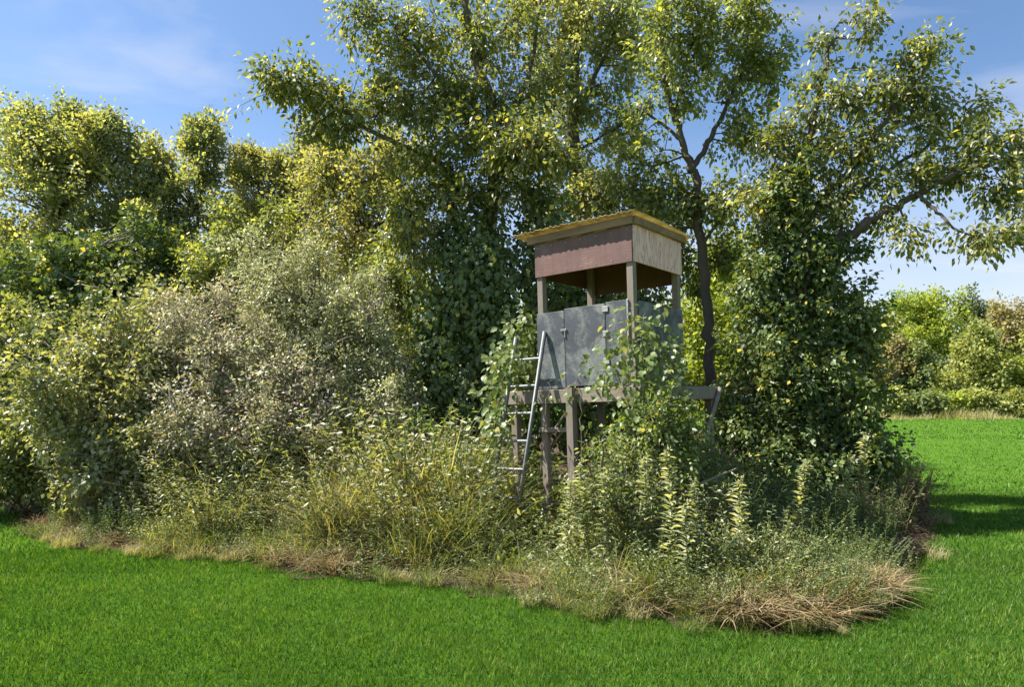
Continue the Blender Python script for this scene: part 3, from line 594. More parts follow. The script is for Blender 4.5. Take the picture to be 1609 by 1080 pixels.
shrub('silvery_bush', 'rounded silvery small-leaved bush left of the vine curtain', (-2.9, 10, 0),
      [B_(500, 510, 10, (1.05, .9, .9), 190), B_(440, 470, 10.2, (.8, .8, .7), 100), B_(560, 580, 9.8, (.7, .7, .9), 110), B_(450, 620, 9.4, (1.0, .7, .8), 130), B_(600, 650, 9.3, (.6, .6, .6), 70)], M['silver'], .056, 40, 21)
shrub('pinkish_bush', 'pale pinkish-grey bush in the middle of the left thicket', (-3.9, 9.2, 0),
      [B_(340, 590, 9.2, (.9, .8, .8), 150), B_(420, 680, 8.6, (.8, .6, .6), 100), B_(330, 690, 8.6, (.8, .6, .55), 100), B_(300, 540, 9.6, (.7, .6, .6), 70)], M['pinkish'], .055, 40, 22)
shrub('leafy_bush', 'leafy green bush with pale leaf tops overhanging bare soil', (-5.6, 9.4, 0),
      [B_(170, 590, 9.4, (1.0, .8, .75), 130), B_(110, 660, 9.0, (.9, .7, .65), 100), B_(220, 690, 8.9, (.8, .6, .6), 90), B_(240, 560, 9.7, (.6, .6, .6), 50), B_(170, 750, 8.8, (.8, .5, .4), 60)], M['big_pale'], .075, 34, 23, .6, .12, .35)
shrub('dense_bush', 'dense bush at the far left corner of the thicket', (-7.2, 10.2, 0),
      [B_(30, 600, 10.2, (1.0, .8, .9), 110), B_(40, 700, 9.8, (.9, .7, .7), 100), B_(-60, 640, 10.4, (.9, .8, 1.0), 80), B_(10, 760, 9.7, (.8, .5, .4), 50)], M['weed'], .07, 38, 24, .6, .12, .3)
shrub('vine_smothered_bush', 'dark blue-green vine smothered bush under the yellow trees', (-6.6, 11.8, 0),
      [B_(175, 445, 11.8, (.9, .8, .75), 100), B_(240, 450, 12, (.6, .7, .6), 50), B_(100, 450, 11.8, (.8, .8, .7), 70), B_(20, 520, 11.6, (.8, .8, .8), 60), B_(170, 540, 11.3, (1.3, .8, .9), 110)], M['ivy'], .095, 36, 25, .8, .15, .5)
shrub('understory_bush', 'shaded green bush between the olive tree and silvery bush', (-4.6, 12, 0),
      [B_(390, 430, 12, (1.1, .8, 1.0), 110), B_(320, 480, 12, (1.0, .8, .9), 100), B_(600, 500, 11.6, (.9, .8, 1.1), 110), B_(350, 570, 11.5, (1.2, .7, .9), 90), B_(620, 600, 10.8, (.6, .5, .9), 70)], M['green'], .075, 42, 26, .6, .12, .3)
# shrub in front of the blind's near corner
shrub('corner_shrub', 'leafy green shrub crowding the near corner of the blind deck', (1.4, 6.7, 0),
      [B_(1020, 685, 6.6, (.26, .22, .24), 46), B_(1060, 690, 6.8, (.24, .22, .26), 40), B_(970, 720, 6.55, (.2, .2, .22), 30), B_(1040, 640, 6.6, (.12, .12, .14), 16), B_(1095, 740, 6.9, (.26, .22, .26), 34), B_(1130, 745, 7.3, (.25, .25, .25), 26), B_(1040, 740, 6.5, (.36, .22, .26), 46)],
      M['vine'], .055, 34, 27, .55, .09, .4, wild=False)
shrub('corner_shrub', 'paler small-leaved bush at the foot of the corner shrub', (1.25, 6.3, 0),
      [B_(965, 770, 6.3, (.16, .16, .24), 34), B_(1010, 790, 6.1, (.22, .18, .24), 40), B_(930, 800, 6.2, (.16, .15, .16), 24), B_(1120, 800, 6.4, (.26, .2, .26), 36), B_(985, 735, 6.4, (.10, .10, .2), 16)],
      M['weed'], .045, 36, 28, .45, .08, .2, wild=False)

# ------------------------------------------------------------------ the blind
C0 = np.array([1.275, 7.0]); LD = np.array([-.782, .623]); RD = np.array([.623, .782])
blind = empty('hunting_blind', (C0[0], C0[1], 0)); tag(blind, 'elevated wooden hunting blind with maroon header boards and yellow corrugated roof', 'hunting blind')
# local frame: +x along the door face (to the left in the photo), +y along the bare plywood side (to the right), origin at the near corner
HB = Matrix(((LD[0], RD[0], 0, C0[0]), (LD[1], RD[1], 0, C0[1]), (0, 0, 1, 0), (0, 0, 0, 1)))
# local x/y swap handedness: x=LD, y=RD gives a left-handed frame, so mirror by using y' = -RD
HB = Matrix(((LD[0], -RD[0], 0, C0[0]), (LD[1], -RD[1], 0, C0[1]), (0, 0, 1, 0), (0, 0, 0, 1)))
tilt = Matrix.Rotation(RAD(-1.7), 4, Vector((0, 1, 0)))
blind.matrix_world = Matrix.Translation((C0[0], C0[1], 1.8)) @ tilt @ Matrix.Translation((-C0[0], -C0[1], -1.8)) @ HB
def box(name, x0, x1, y0, y1, z0, z1, mat, parent=None, bev=.004, rot=None):
    """y counts into the blind (positive = away from the door face)"""
    cx_, cy2, cz = (x0 + x1) / 2, -(y0 + y1) / 2, (z0 + z1) / 2
    hx, hy, hz = abs(x1 - x0) / 2, abs(y1 - y0) / 2, abs(z1 - z0) / 2; b = min(bev, hx * .45, hy * .45, hz * .45)
    import bmesh
    bm = bmesh.new(); bmesh.ops.create_cube(bm, size=1)
    for v in bm.verts: v.co = Vector((v.co.x * 2 * hx, v.co.y * 2 * hy, v.co.z * 2 * hz))
    bmesh.ops.bevel(bm, geom=list(bm.edges), offset=b, segments=1, affect='EDGES')
    me = bpy.data.meshes.new(name); bm.to_mesh(me); bm.free(); me.materials.append(mat)
    o = link(name, me, parent or blind); o.location = (cx_, cy2, cz)
    if rot: o.rotation_euler = rot
    if parent is not None and parent is not blind: o.location = Vector((cx_, cy2, cz)) - parent.location
    return o
LW, RW = 1.22, 1.13
ZD, ZW, ZH0, ZH1 = 1.80, 2.70, 3.08, 3.46
PW = .075
# posts
for (x, y, nm) in [(0.0, 0, 'near'), (LW - PW, 0, 'left'), (0.0, RW - PW, 'right'), (LW - PW, RW - PW, 'far')]:
    box('post', x, x + PW, y, y + PW, ZD - .02 if nm == 'near' else (0.0 if nm == 'left' else ZD - .02), ZH1 + .02, M['lumber'])
# wall panels of the door face, door in the middle
t = .014
box('wall_panel', .86, LW + .01, -t, -.001, ZD + .012, ZW - .03, M['camo'])
door = box('door', .335, .852, -t - .004, -.002, ZD + .03, ZW - .012, M['camo'])
box('wall_panel', .082, .328, -t, -.001, ZD + .012, ZW, M['camo'])
box('corner_strip', .058, .079, -t - .006, -.001, ZD + .3, ZW + .004, M['hinge'])
for hz_ in (ZW - .07, ZW - .33, ZW - .62):
    box('hinge', .295, .366, -t - .012, -t - .0045, hz_ - .03, hz_ + .03, M['hinge'], door)
box('latch', .82, .90, -t - .02, -t - .005, ZW - .26, ZW - .235, M['alu'], door); box('latch', .835, .852, -t - .018, -t - .0045, ZW - .33, ZW - .262, M['alu'], door)
box('wall_panel', -t, -.001, .078, RW + .01, ZD + .012, ZW - .01, M['camo'])                # bare side
box('wall_panel', LW + .001, LW + t, .02, RW, ZD + .012, ZW - .02, M['camo'])
box('wall_panel', .0, LW, RW + .001, RW + t, ZD + .012, ZW - .02, M['camo'])
# header boards
box('header_board', -.005, LW + .012, -t - .003, -.001, ZH0, ZH1, M['header'])
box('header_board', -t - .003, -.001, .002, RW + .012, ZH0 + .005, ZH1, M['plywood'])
box('header_board', LW + .001, LW + t, .0, RW, ZH0, ZH1 - .01, M['header_in'])
box('header_board', .0, LW, RW + .001, RW + t, ZH0 - .09, ZH1 - .02, M['header_in'])
for k in range(7):                                 # screw heads along the header boards
    xk = .04 + k * .19
    box('screw', xk, xk + .009, -t - .0065, -t - .0032, ZH0 + .035, ZH0 + .044, M['hinge']); box('screw', xk, xk + .009, -t - .0065, -t - .0032, ZH1 - .05, ZH1 - .041, M['hinge'])
    if k < 6: box('screw', -t - .0065, -t - .0032, xk, xk + .009, ZH0 + .04, ZH0 + .049, M['hinge'])
# fascia boards and roof sheet
box('fascia_board', -.03, LW + .09, -.055, -.018, ZH1 + .001, ZH1 + .085, M['fascia'])
box('fascia_board', -.058, -.02, -.017, RW + .06, ZH1 + .001, ZH1 + .083, M['fascia'])
box('fascia_board', LW + .02, LW + .058, -.017, RW + .06, ZH1 + .001, ZH1 + .075, M['fascia'])
box('fascia_board', -.02, LW + .02, RW + .02, RW + .058, ZH1 + .001, ZH1 + .07, M['fascia'])
for k in range(3): box('rafter', .25 + .32 * k, .29 + .32 * k, -.01, RW + .015, ZH1 + .002, ZH1 + .07, M['fascia'])
nu, nv = 150, 8
U = np.linspace(-.10, LW + .25, nu); Vv = np.linspace(-.12, RW + .16, nv)
uu, vv = np.meshgrid(U, Vv)
zr = ZH1 + .112 + .006 * np.sin(uu * 2 * np.pi / .07) + .010 * np.abs(np.sin(uu * np.pi / .17)) ** 10 - .03 * vv + .010 * np.sin(vv * 3 + uu * 2)
rv = np.stack([uu, -vv, zr], -1).reshape(-1, 3); k = (np.arange(nv - 1)[:, None] * nu + np.arange(nu - 1)[None]).ravel()
ra = np.concatenate([rv, rv - [0, 0, .006]]); n0 = nu * nv
top = np.stack([k, k + 1, k + nu + 1, k + nu], -1); bot = top[:, ::-1] + n0
def rim(ix): return np.stack([ix[:-1], ix[1:], ix[1:] + n0, ix[:-1] + n0], -1)
rims = np.concatenate([rim(np.arange(nu)), rim(np.arange(nu) + (nv - 1) * nu), rim(np.arange(nv) * nu), rim(np.arange(nv) * nu + nu - 1)])
link('roof_sheet', mk_mesh('roof_sheet', ra, [top, bot, rims], M['roof'], smooth_shade=False), blind)
# deck
DL, DR = 1.74, 2.08
box('deck_beam', -.02, DL, -.052, -.016, ZD - .15, ZD + .0, M['lumber_x'])
box('deck_beam', -.052, -.02, -.014, DR, ZD - .15, ZD - .002, M['lumber'])
box('deck_beam', DL - .04, DL, .0, DR - .04, ZD - .15, ZD - .003, M['lumber'])
box('deck_beam', -.018, DL, DR - .038, DR, ZD - .15, ZD - .003, M['lumber_x'])
for k in range(14):
    y0 = -.012 + k * .148
    box('deck_board', -.016, DL - .002, y0, min(y0 + .14, DR - .04), ZD - .028, ZD + .006 + .002 * (k % 2), M['lumber_x'])
# legs and braces below the deck
GZ = .0
def leg(x, y, zt, s=.085): box('leg', x - s / 2, x + s / 2, y - s / 2, y + s / 2, GZ, zt, M['lumber'])
leg(.74, -.097, ZD + .012, .088); leg(1.62, .05, ZD - .152); leg(.03, .05, ZD - .152); leg(.05, DR - .1, ZD - .152); leg(1.62, DR - .1, ZD - .152)
box('cross_rail', .72, 1.22, -.05, -.012, 1.33, 1.38, M['lumber_x'])
def strut(p0, p1, wd, mat):
    p0 = np.array(p0, float); p1 = np.array(p1, float); v, f = tubes(np.stack([p0, (p0 + p1) / 2, p1])[None] * [1, -1, 1], np.full((1, 3), wd), 4)
    caps = np.array([[3, 2, 1, 0], [8, 9, 10, 11]])
    link('brace', mk_mesh('brace', v, [f, caps], mat), blind)
strut((.80, .0, ZD - .16), (1.16, .05, 1.25), .018, M['lumber']); strut((.80, .12, ZD - .22), (1.22, .12, 1.10), .018, M['lumber'])
strut((-.075, DR - .05, ZD - .02), (-.075, DR - .75, .95), .035, M['lumber'])

# ------------------------------------------------------------------ ladder against the deck
ladder = empty('ladder', (0, 0, 0)); tag(ladder, 'aluminium ladder section leaning against the blind deck', 'ladder')
NO = np.array([-.623, -.782])
def lad_pt(tx, Z):
    b = C0 + LD * tx; d = .05 + .6 * (2.43 - Z) / 2.43; q = b + NO * d
    return np.array([q[0], q[1], Z - .028 * (tx - 1.12)])
def rail(tx, zt):
    p0, p1 = lad_pt(tx, .02), lad_pt(tx, zt); m_ = (p0 + p1) / 2
    ax = unit(p1 - p0); s = np.array([LD[0], LD[1], 0]); dpt = np.cross(ax, s)
    vs = []
    for q in (p0, p1):
        for a, b in ((-1, -1), (1, -1), (1, 1), (-1, 1)): vs.append(q + s * .011 * a + dpt * .024 * b)
    v = np.array(vs); f = np.array([[0, 1, 5, 4], [1, 2, 6, 5], [2, 3, 7, 6], [3, 0, 4, 7], [3, 2, 1, 0], [4, 5, 6, 7]])
    link('rail', mk_mesh('rail', v, [f], M['alu']), ladder)
rail(1.12, 2.43); rail(1.52, 2.40)
for k in range(7):
    Z = .30 + k * .305
    a, b = lad_pt(1.125, Z), lad_pt(1.515, Z)
    v, f = tubes(np.stack([a, (a + b) / 2, b])[None], np.full((1, 3), .016), 8); link('rung', mk_mesh('rung', v, [f], M['alu'], smooth_shade=True), ladder)

# ------------------------------------------------------------------ vines climbing the blind, each leaf an object
def vine(name, label, paths, nleaf, L, mat, seed):
    r = np.random.default_rng(seed); b = np.asarray(paths[0][0], float) * [1, 1, 0]
    root = empty(name, tuple(b)); tag(root, label, 'vine'); Ps = []
    for p in paths:
        pp = smooth_path(p, 16); pp[1:] += r.normal(0, .012, (15, 3)); v, f = tubes(pp[None] - b, np.linspace(.008, .003, 16)[None], 5)
        link('stem', mk_mesh('stem', v, [f], M['bark_light']), root); Ps.append(pp[3:])
    Ps = np.concatenate(Ps); ix = r.integers(len(Ps), size=nleaf); off = r.normal(0, 1, (nleaf, 3)) * [.11, .08, .10]
    P = Ps[ix] + off; D = unit(off) * .6 + np.array([-.1, -.35, -.65]) + r.normal(0, .35, (nleaf, 3)); Nn = np.array([0, -.6, .75]) + r.normal(0, .35, (nleaf, 3))
    Ls = L * (.6 + .8 * r.random(nleaf)); k3 = 290; leaf_objects(root, P[:k3] - b, D[:k3], Nn[:k3], Ls[:k3], Ls[:k3] * .75, mat, r)
    if nleaf > k3:
        v, f, m_ = leaf_mesh_arrays(P[k3:] - b, D[k3:], Nn[k3:], Ls[k3:], Ls[k3:] * .75, LEAF8)
        link('foliage', mk_mesh('foliage', v, [f], mat, np.repeat(np.clip(r.normal(.5, .2, nleaf - k3), 0, 1), m_)), root, 'stuff')
    return root
vine('climbing_vine', 'bright leafy vine climbing the near corner post of the blind',
     [[px(1030, 720, 6.75), px(1025, 620, 6.75), px(1010, 560, 6.8), px(1015, 490, 6.88)], [px(1030, 700, 6.75), px(1040, 600, 6.75), px(1035, 550, 6.85), px(1020, 510, 6.88)], [px(1000, 700, 6.7), px(985, 620, 6.7), px(960, 585, 6.85), px(935, 590, 6.9)], [px(1020, 690, 6.7), px(1005, 600, 6.78), px(985, 550, 6.8), px(990, 520, 6.85)],
      [px(1050, 690, 6.9), px(1055, 610, 7.0), px(1050, 570, 7.05), px(1058, 550, 7.1)]],
     620, .072, M['vine'], 41)
vine('climbing_vine', 'bright leafy vine hanging behind the ladder on the deck end',
     [[px(800, 720, 8.5), px(795, 620, 8.5), px(805, 560, 8.5), px(825, 500, 8.5)], [px(810, 720, 8.5), px(820, 620, 8.45), px(830, 560, 8.45), px(835, 515, 8.45)], [px(780, 720, 8.4), px(785, 640, 8.4), px(790, 590, 8.4), px(800, 545, 8.45)], [px(790, 720, 8.4), px(812, 640, 8.5), px(815, 590, 8.5), px(812, 520, 8.5)], [px(785, 740, 7.7), px(780, 660, 7.7), px(790, 600, 7.75), px(798, 555, 7.8)]],
     820, .085, M['vine'], 42)
vine('climbing_vine', 'short vine sprig twining round the middle deck leg',
     [[px(850, 740, 7.55), px(855, 680, 7.5), px(862, 620, 7.45), px(865, 595, 7.45)], [px(912, 730, 7.3), px(913, 660, 7.25), px(910, 615, 7.25), px(908, 600, 7.25)]], 40, .06, M['vine'], 43)

# ------------------------------------------------------------------ weeds and tall grass
def clump_mesh(name, n, h, spread, wd, mat, seed, arch=.6):
    r = np.random.default_rng(seed); K = 5
    az = r.random(n) * 2 * np.pi; hh = h * (.45 + .6 * r.random(n)); rr = spread * np.sqrt(r.random(n)); a0 = r.random(n) * 2 * np.pi
    base = np.stack([rr * np.cos(a0), rr * np.sin(a0), 0 * rr - .02], -1); d = np.stack([np.cos(az), np.sin(az), 0 * az], -1)
    reach = hh * arch * (.2 + r.random(n)); s = np.linspace(0, 1, K)
    bend = 1.0 + 1.6 * r.random(n)
    P = base[:, None] + d[:, None] * (reach[:, None] * s[None] ** bend[:, None])[..., None] + np.array([0, 0, 1.0]) * (hh[:, None] * (s[None] - .28 * (reach / hh)[:, None] * s[None] ** 3))[..., None]
    sd = np.stack([-np.sin(az + r.normal(0, .5, n)), np.cos(az), 0 * az], -1)
    wv = wd * (.6 + .8 * r.random(n))[:, None] * np.array([.8, 1, .85, .55, .06])[None]
    V = np.stack([P - sd[:, None] * wv[..., None], P + sd[:, None] * wv[..., None]], 2).reshape(-1, 3)
    i = (np.arange(n)[:, None] * 2 * K + np.arange(K - 1)[None] * 2).ravel(); F = np.stack([i, i + 1, i + 3, i + 2], -1)
    tone = np.repeat(np.clip(r.normal(.5, .22, n), 0, 1), 2 * K)
    return mk_mesh(name, V, [F], mat, tone)
def weed_mesh(name, h, nst, nl, L, ratio, mat, seed, spread=.2, straight=.15, top=False):
    """upright stems set with narrow leaves, all one plant"""
    r = np.random.default_rng(seed); SP, Pp, Dd, Nq = [], [], [], []
    for k in range(nst):
        a = r.random() * 6.28; b = np.array([np.cos(a), np.sin(a), 0]) * spread * r.random(); hh = h * (.65 + .4 * r.random()); ln = np.array([np.cos(a), np.sin(a), 0]) * hh * straight * r.normal(1, .5)
        p = np.stack([b + [0, 0, -.02], b + ln * .3 + [0, 0, hh * .5], b + ln + [0, 0, hh]]); SP.append(smooth_path(p, 6))
        s = np.linspace(.12, 1, nl); pos = b + ln * (s[:, None] ** 1.5) + np.array([0, 0, 1]) * (hh * s)[:, None]
        az = np.arange(nl) * 2.4 + r.normal(0, .3, nl) + a; rad = np.stack([np.cos(az), np.sin(az), 0 * az], -1)
        Pp.append(pos); Dd.append(rad + np.array([0, 0, .25]) * (.2 + s[:, None]) + r.normal(0, .45, (nl, 3))); Nq.append(np.array([0, 0, .8]) - rad * .3 + r.normal(0, .55, (nl, 3)))
    SP = np.array(SP); v1, f1 = tubes(SP, np.tile(np.linspace(.006, .0025, 6), (nst, 1)), 4)
    P = np.concatenate(Pp); n = len(P); s_ = np.tile(np.linspace(.12, 1, nl), nst)
    Ls = L * (1.15 - .65 * s_) * (.75 + .5 * r.random(n))
    v, f, m_ = leaf_mesh_arrays(P, np.concatenate(Dd), np.concatenate(Nq), Ls, Ls * ratio, LEAF4)
    tone = np.repeat(np.clip(r.normal(.5, .2, n), 0, 1), m_)
    st = mk_mesh(name + '_stem', v1, [f1], M['weed_dark'], np.full(len(v1), .5))
    return st, mk_mesh(name + '_leaves', v, [f], mat, tone)

def scatter(meshes, pts, label_fn, cat, name, group, smin=.8, smax=1.2, parts=None):
    for (x, y, s) in pts:
        if -.40 < x < .75 and y > 5.9: s = min(s, rng.uniform(.42, .62))
        k = int(rng.integers(len(meshes))); me = meshes[k]
        if isinstance(me, tuple):
            o = empty(name, (x, y, float(gz(x, y)) + .03), rng.random() * 6.28); link('stem', me[0], o); link('foliage', me[1], o, 'stuff')
        else:
            o = link(name, me); o.location = (x, y, float(gz(x, y)) + .03); o.rotation_euler = (rng.normal(0, .06), rng.normal(0, .06), rng.random() * 6.28)
        s *= rng.uniform(smin, smax); o.scale = (s * rng.uniform(.9, 1.1), s * rng.uniform(.9, 1.1), s)
        tag(o, label_fn(x, y), cat, group)
def pts_in(x0, x1, d0, d1, n, hfun, ymax=12):
    o = []; tries = 0
    while len(o) < n and tries < 40:
        p = np.stack([rng.uniform(x0, x1, n * 6), rng.uniform(4.8, ymax, n * 6)], -1); tries += 1
        p = p[inside(p)]; d = edge_dist(p); k = (d > d0) & (d < d1)
        for q, dd in zip(p[k], d[k]):
            if len(o) < n: o.append((float(q[0]), float(q[1]), float(hfun(dd))))
    return o
def spill(n):                         # weeds that stray out over the lawn edge
    o = []
    while len(o) < n:
        k = int(rng.integers(3, len(fl) - 5)); q = fl[k] + (fl[k + 1] - fl[k]) * rng.random() + rng.normal(0, .10, 2); o.append((float(q[0]), float(q[1]), float(rng.uniform(.18, .5))))
    return o
tall = [clump_mesh('tall_grass', 150, 1.0, .24, .0042, M['grass_tall'], s, 1.05) for s in (1, 2)] + [clump_mesh('tall_grass', 130, 1.05, .24, .0038, M['grass_pale'], 21, 1.2), clump_mesh('tall_grass', 130, .95, .26, .0048, M['grass_green'], 22, 1.1)]
low = [clump_mesh('low_grass', 120, .45, .20, .0045, M['grass_tall'], s, 1.3) for s in (4,)] + [clump_mesh('low_grass', 120, .45, .24, .004, M['grass_green'], 23, 1.4), clump_mesh('low_grass', 100, .5, .24, .004, M['grass_pale'], 24, 1.5)]
straw = [clump_mesh('straw_grass', 110, .40, .20, .0045, M['straw'], s, 1.7) for s in (6, 7)]
leafy = [weed_mesh('leafy_weed', .9, 8, 24, .10, .3, M['weed'], s, .26, .3) for s in (8, 9)] + [weed_mesh('leafy_weed', .9, 7, 22, .13, .33, M['big_pale'], 10, .28, .35), weed_mesh('leafy_weed', .85, 9, 30, .07, .4, M['green'], 19, .3, .45)]
leafy_dark = [weed_mesh('dark_weed', .9, 10, 28, .10, .22, M['weed_dark'], s, .25) for s in (11, 12)]
small = [weed_mesh('small_weed', .42, 12, 16, .055, .45, M['weed'], s, .22, .4) for s in (13, 14)]
pale = [weed_mesh('pale_weed', .9, 9, 26, .09, .32, M[('pinkish', 'big_pale')[s - 15]], s, .3, .4) for s in (15, 16)]
def const(s):                        # what the plant stands by, so that one can find it
    def f(x, y):
        spots = [(-5.2, 'under the leafy bush'), (-3.6, 'before the pinkish bush'), (-2.1, 'before the silvery bush'), (-.6, 'before the vine curtain'), (.5, 'by the ladder foot'),
                 (1.5, 'before the corner shrub'), (2.5, 'by the goldenrods'), (4.2, 'before the vine heap'), (99, 'on the outer margin')]
        w_ = next(t for lim, t in spots if x < lim); d = float(edge_dist((x, y))[0])
        return s + ' ' + w_ + (', right on the lawn edge' if d < .3 else ', just behind the lawn edge' if d < .8 else ', deep in the weeds')
    return f
bank = lambda d: .42 + .58 * min(d, 1.9)
scatter(tall, pts_in(-3.9, .1, .35, 2.6, 60, bank, 9.2), const('tall yellow-green grass clump'), 'grass', 'tall_grass_clump', 'tall grass clumps left of the ladder')
scatter(low, pts_in(-4.2, 3.2, .12, .8, 90, lambda d: .5 + .7 * d), const('low arching green grass tuft'), 'grass', 'low_grass_tuft', 'low grass tufts along the lawn edge')
scatter(straw, pts_in(-2.5, 3.0, .14, .6, 20, lambda d: .7 + .5 * d), const('dry straw-coloured grass tuft'), 'grass', 'dry_grass_tuft', 'dry grass tufts at the lawn edge')
scatter(leafy, pts_in(-4.3, -.1, .4, 2.4, 95, lambda d: .50 + .62 * min(d, 1.9), 9), const('leafy upright weed'), 'weed', 'leafy_weed', 'leafy weeds left of the ladder')
scatter(pale, pts_in(-4.6, -.5, .8, 2.6, 60, lambda d: .60 + .52 * min(d, 1.9), 9.3), const('pale pinkish weed'), 'weed', 'pale_weed', 'pale weeds in front of the bushes')
scatter(leafy, pts_in(-.2, 2.4, .6, 2.2, 44, lambda d: .42 + .30 * min(d, 1.6), 8), const('leafy weed'), 'weed', 'leafy_weed', 'leafy weeds below the blind')
scatter(small, pts_in(-4.2, 3.6, .08, 1.0, 130, lambda d: .5 + .7 * d, 8), const('small bushy weed'), 'weed', 'small_weed', 'small weeds behind the lawn edge')
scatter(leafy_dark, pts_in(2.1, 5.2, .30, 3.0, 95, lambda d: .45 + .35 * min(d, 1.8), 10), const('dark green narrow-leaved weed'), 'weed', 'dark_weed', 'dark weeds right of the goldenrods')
scatter(straw, pts_in(3.1, 6.2, .1, .9, 18, lambda d: .5, 13), const('short dry brown grass tuft'), 'grass', 'dry_grass_tuft', 'dry grass on the right margin')
scatter(straw, pts_in(1.5, 3.1, .10, .5, 16, lambda d: .75, 6.5), const('bent bleached grass tuft'), 'grass', 'bleached_grass_tuft', 'bleached grass at the front corner')
scatter(tall[2:3], pts_in(-1.9, -.4, .7, 2.0, 22, lambda d: .5 + .5 * min(d, 1.8), 9), const('tall tan arching grass clump'), 'grass', 'tan_grass_clump', 'tan arching grasses left of the ladder')
scatter(low, spill(60), const('stray little grass tuft'), 'grass', 'stray_grass_tuft', 'grass tufts straying over the lawn edge')
scatter(small, spill(40), const('stray little weed'), 'weed', 'stray_weed', 'weeds straying over the lawn edge')
brown = [weed_mesh('brown_weed', .75, 12, 24, .08, .35, M['brown'], s, .3, .4) for s in (17, 18)]
scatter(brown, pts_in(3.9, 6.8, .2, 1.3, 40, lambda d: .9, 12.5), const('withered brown weed'), 'weed', 'withered_weed', 'withered weeds on the right margin')
scatter(straw, pts_in(-8.5, -3.9, .12, .7, 22, lambda d: .55, 11), const('grey dead grass tuft'), 'grass', 'dead_grass_tuft', 'dead grass tufts below the left bushes')
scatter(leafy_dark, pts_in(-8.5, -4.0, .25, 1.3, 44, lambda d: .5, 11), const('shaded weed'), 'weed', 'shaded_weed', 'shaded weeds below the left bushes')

# goldenrods in front of the blind: stem, plume and single leaves
def goldenrod(u, v_top, z, seed, label, h=None):
    r = np.random.default_rng(seed); b = px(u, v_top, z); hh = b[2]; b = np.array([b[0], b[1], 0.02])
    root = empty('goldenrod', tuple(b)); tag(root, label, 'goldenrod', 'goldenrods in front of the blind')
    ln = r.normal(0, .07, 2); pth = smooth_path([(0, 0, 0), (ln[0] * .3, ln[1] * .3, hh * .5), (ln[0], ln[1], hh)], 10)
    v, f = tubes(pth[None], np.linspace(.006, .003, 10)[None], 5); link('stem', mk_mesh('stem', v, [f], M['bark_light']), root)
    n = int(105 * hh / .9); s = np.linspace(.22, 1, n); az = np.arange(n) * 2.399
    P = np.stack([np.interp(s, np.linspace(0, 1, 10), pth[:, c]) for c in range(3)], -1)
    rad = np.stack([np.cos(az), np.sin(az), 0 * az], -1)
    D = rad + np.array([0, 0, .6]) * np.sin(s * 3)[:, None] + r.normal(0, .12, (n, 3)) - np.array([0, 0, .25]) * (s[:, None] < .6)
    L = (.14 - .07 * s ** 2) * (.55 + .7 * r.random(n))
    leaf_objects(root, P, D, np.array([0, 0, 1.0]) - rad * .3, L, L * .30, M['goldenrod'], r)
    m = 26; q = np.linspace(0, 1, m); P2 = np.stack([ln[0] + .05 * q * np.cos(q * 9), ln[1] + .05 * q * np.sin(q * 9), hh + .10 * q - .04], -1)
    v, f, m_ = leaf_mesh_arrays(P2, r.normal(0, 1, (m, 3)) + [0, 0, .6], r.normal(0, 1, (m, 3)), np.full(m, .035), np.full(m, .012), LEAF4)
    link('plume', mk_mesh('plume', v, [f], M['goldenrod'], np.full(len(v), .85)), root, 'stuff')
GR = [(1060, 715, 5.75, 'tall goldenrod with a full leafy stem before the corner shrub'), (1018, 725, 6.0, 'goldenrod close behind the tall full-stemmed one'), (1098, 765, 5.7, 'fresh green goldenrod between two paler ones'), (1162, 765, 5.6, 'pale goldenrod with a curled tip beside the dark weeds'),
      (1082, 800, 5.5, 'short goldenrod at the foot of the tall one'), (925, 735, 6.1, 'slim goldenrod below the middle deck leg'), (890, 760, 6.2, 'small goldenrod near the ladder foot'), (955, 750, 6.0, 'bushy goldenrod left of the corner shrub'),
      (1248, 735, 6.6, 'thin goldenrod standing in the dark weeds'), (1330, 725, 7.2, 'lone goldenrod before the vine heap'), (1355, 690, 7.6, 'goldenrod at the right rim of the vine heap')]
for i, (u, v_, z, lb) in enumerate(GR): goldenrod(u, v_, z, 60 + i, lb)

# undergrowth filling the floor, and straw lying on the soil
def ground_leaves(name, label, n, x0, x1, d0, d1, hmax, L, ratio, mat, seed, ymax):
    r = np.random.default_rng(seed); p = np.stack([r.uniform(x0, x1, n * 5), r.uniform(4.8, ymax, n * 5)], -1); p = p[inside(p)]; d = edge_dist(p); k = (d > d0) & (d < d1); p = p[k][:n]; d = d[k][:n]; n = len(p)
    hm = hmax * (.3 + .7 * smooth((d - d0) / 1.2)); zz_ = gz(p[:, 0], p[:, 1]) + .06 + hm * r.random(n)
    P = np.column_stack([p, zz_]); D = r.normal(0, 1, (n, 3)) * [1, 1, .5] ; Nn = r.normal(0, .5, (n, 3)) + [0, -.2, 1]
    Ls = L * (.5 + r.random(n)); v, f, m_ = leaf_mesh_arrays(P, D, Nn, Ls, Ls * ratio, LEAF4)
    o = link(name, mk_mesh(name, v, [f], mat, np.repeat(np.clip(r.normal(.5, .22, n), 0, 1), m_)), None, 'stuff'); tag(o, label, 'undergrowth')
ground_leaves('undergrowth', 'mixed green undergrowth below the blind and grass bank', 16000, -4.4, 2.8, .25, 3.2, .5, .06, .4, M['weed'], 71, 10)
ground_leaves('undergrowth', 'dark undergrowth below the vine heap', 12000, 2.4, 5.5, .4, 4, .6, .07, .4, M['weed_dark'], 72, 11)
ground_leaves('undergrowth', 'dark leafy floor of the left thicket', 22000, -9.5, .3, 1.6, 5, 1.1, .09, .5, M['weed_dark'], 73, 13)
ground_leaves('undergrowth', 'green leafy undergrowth between the legs of the blind', 9000, -.6, 3.0, 1.5, 4.0, .95, .075, .55, M['green'], 74, 10)
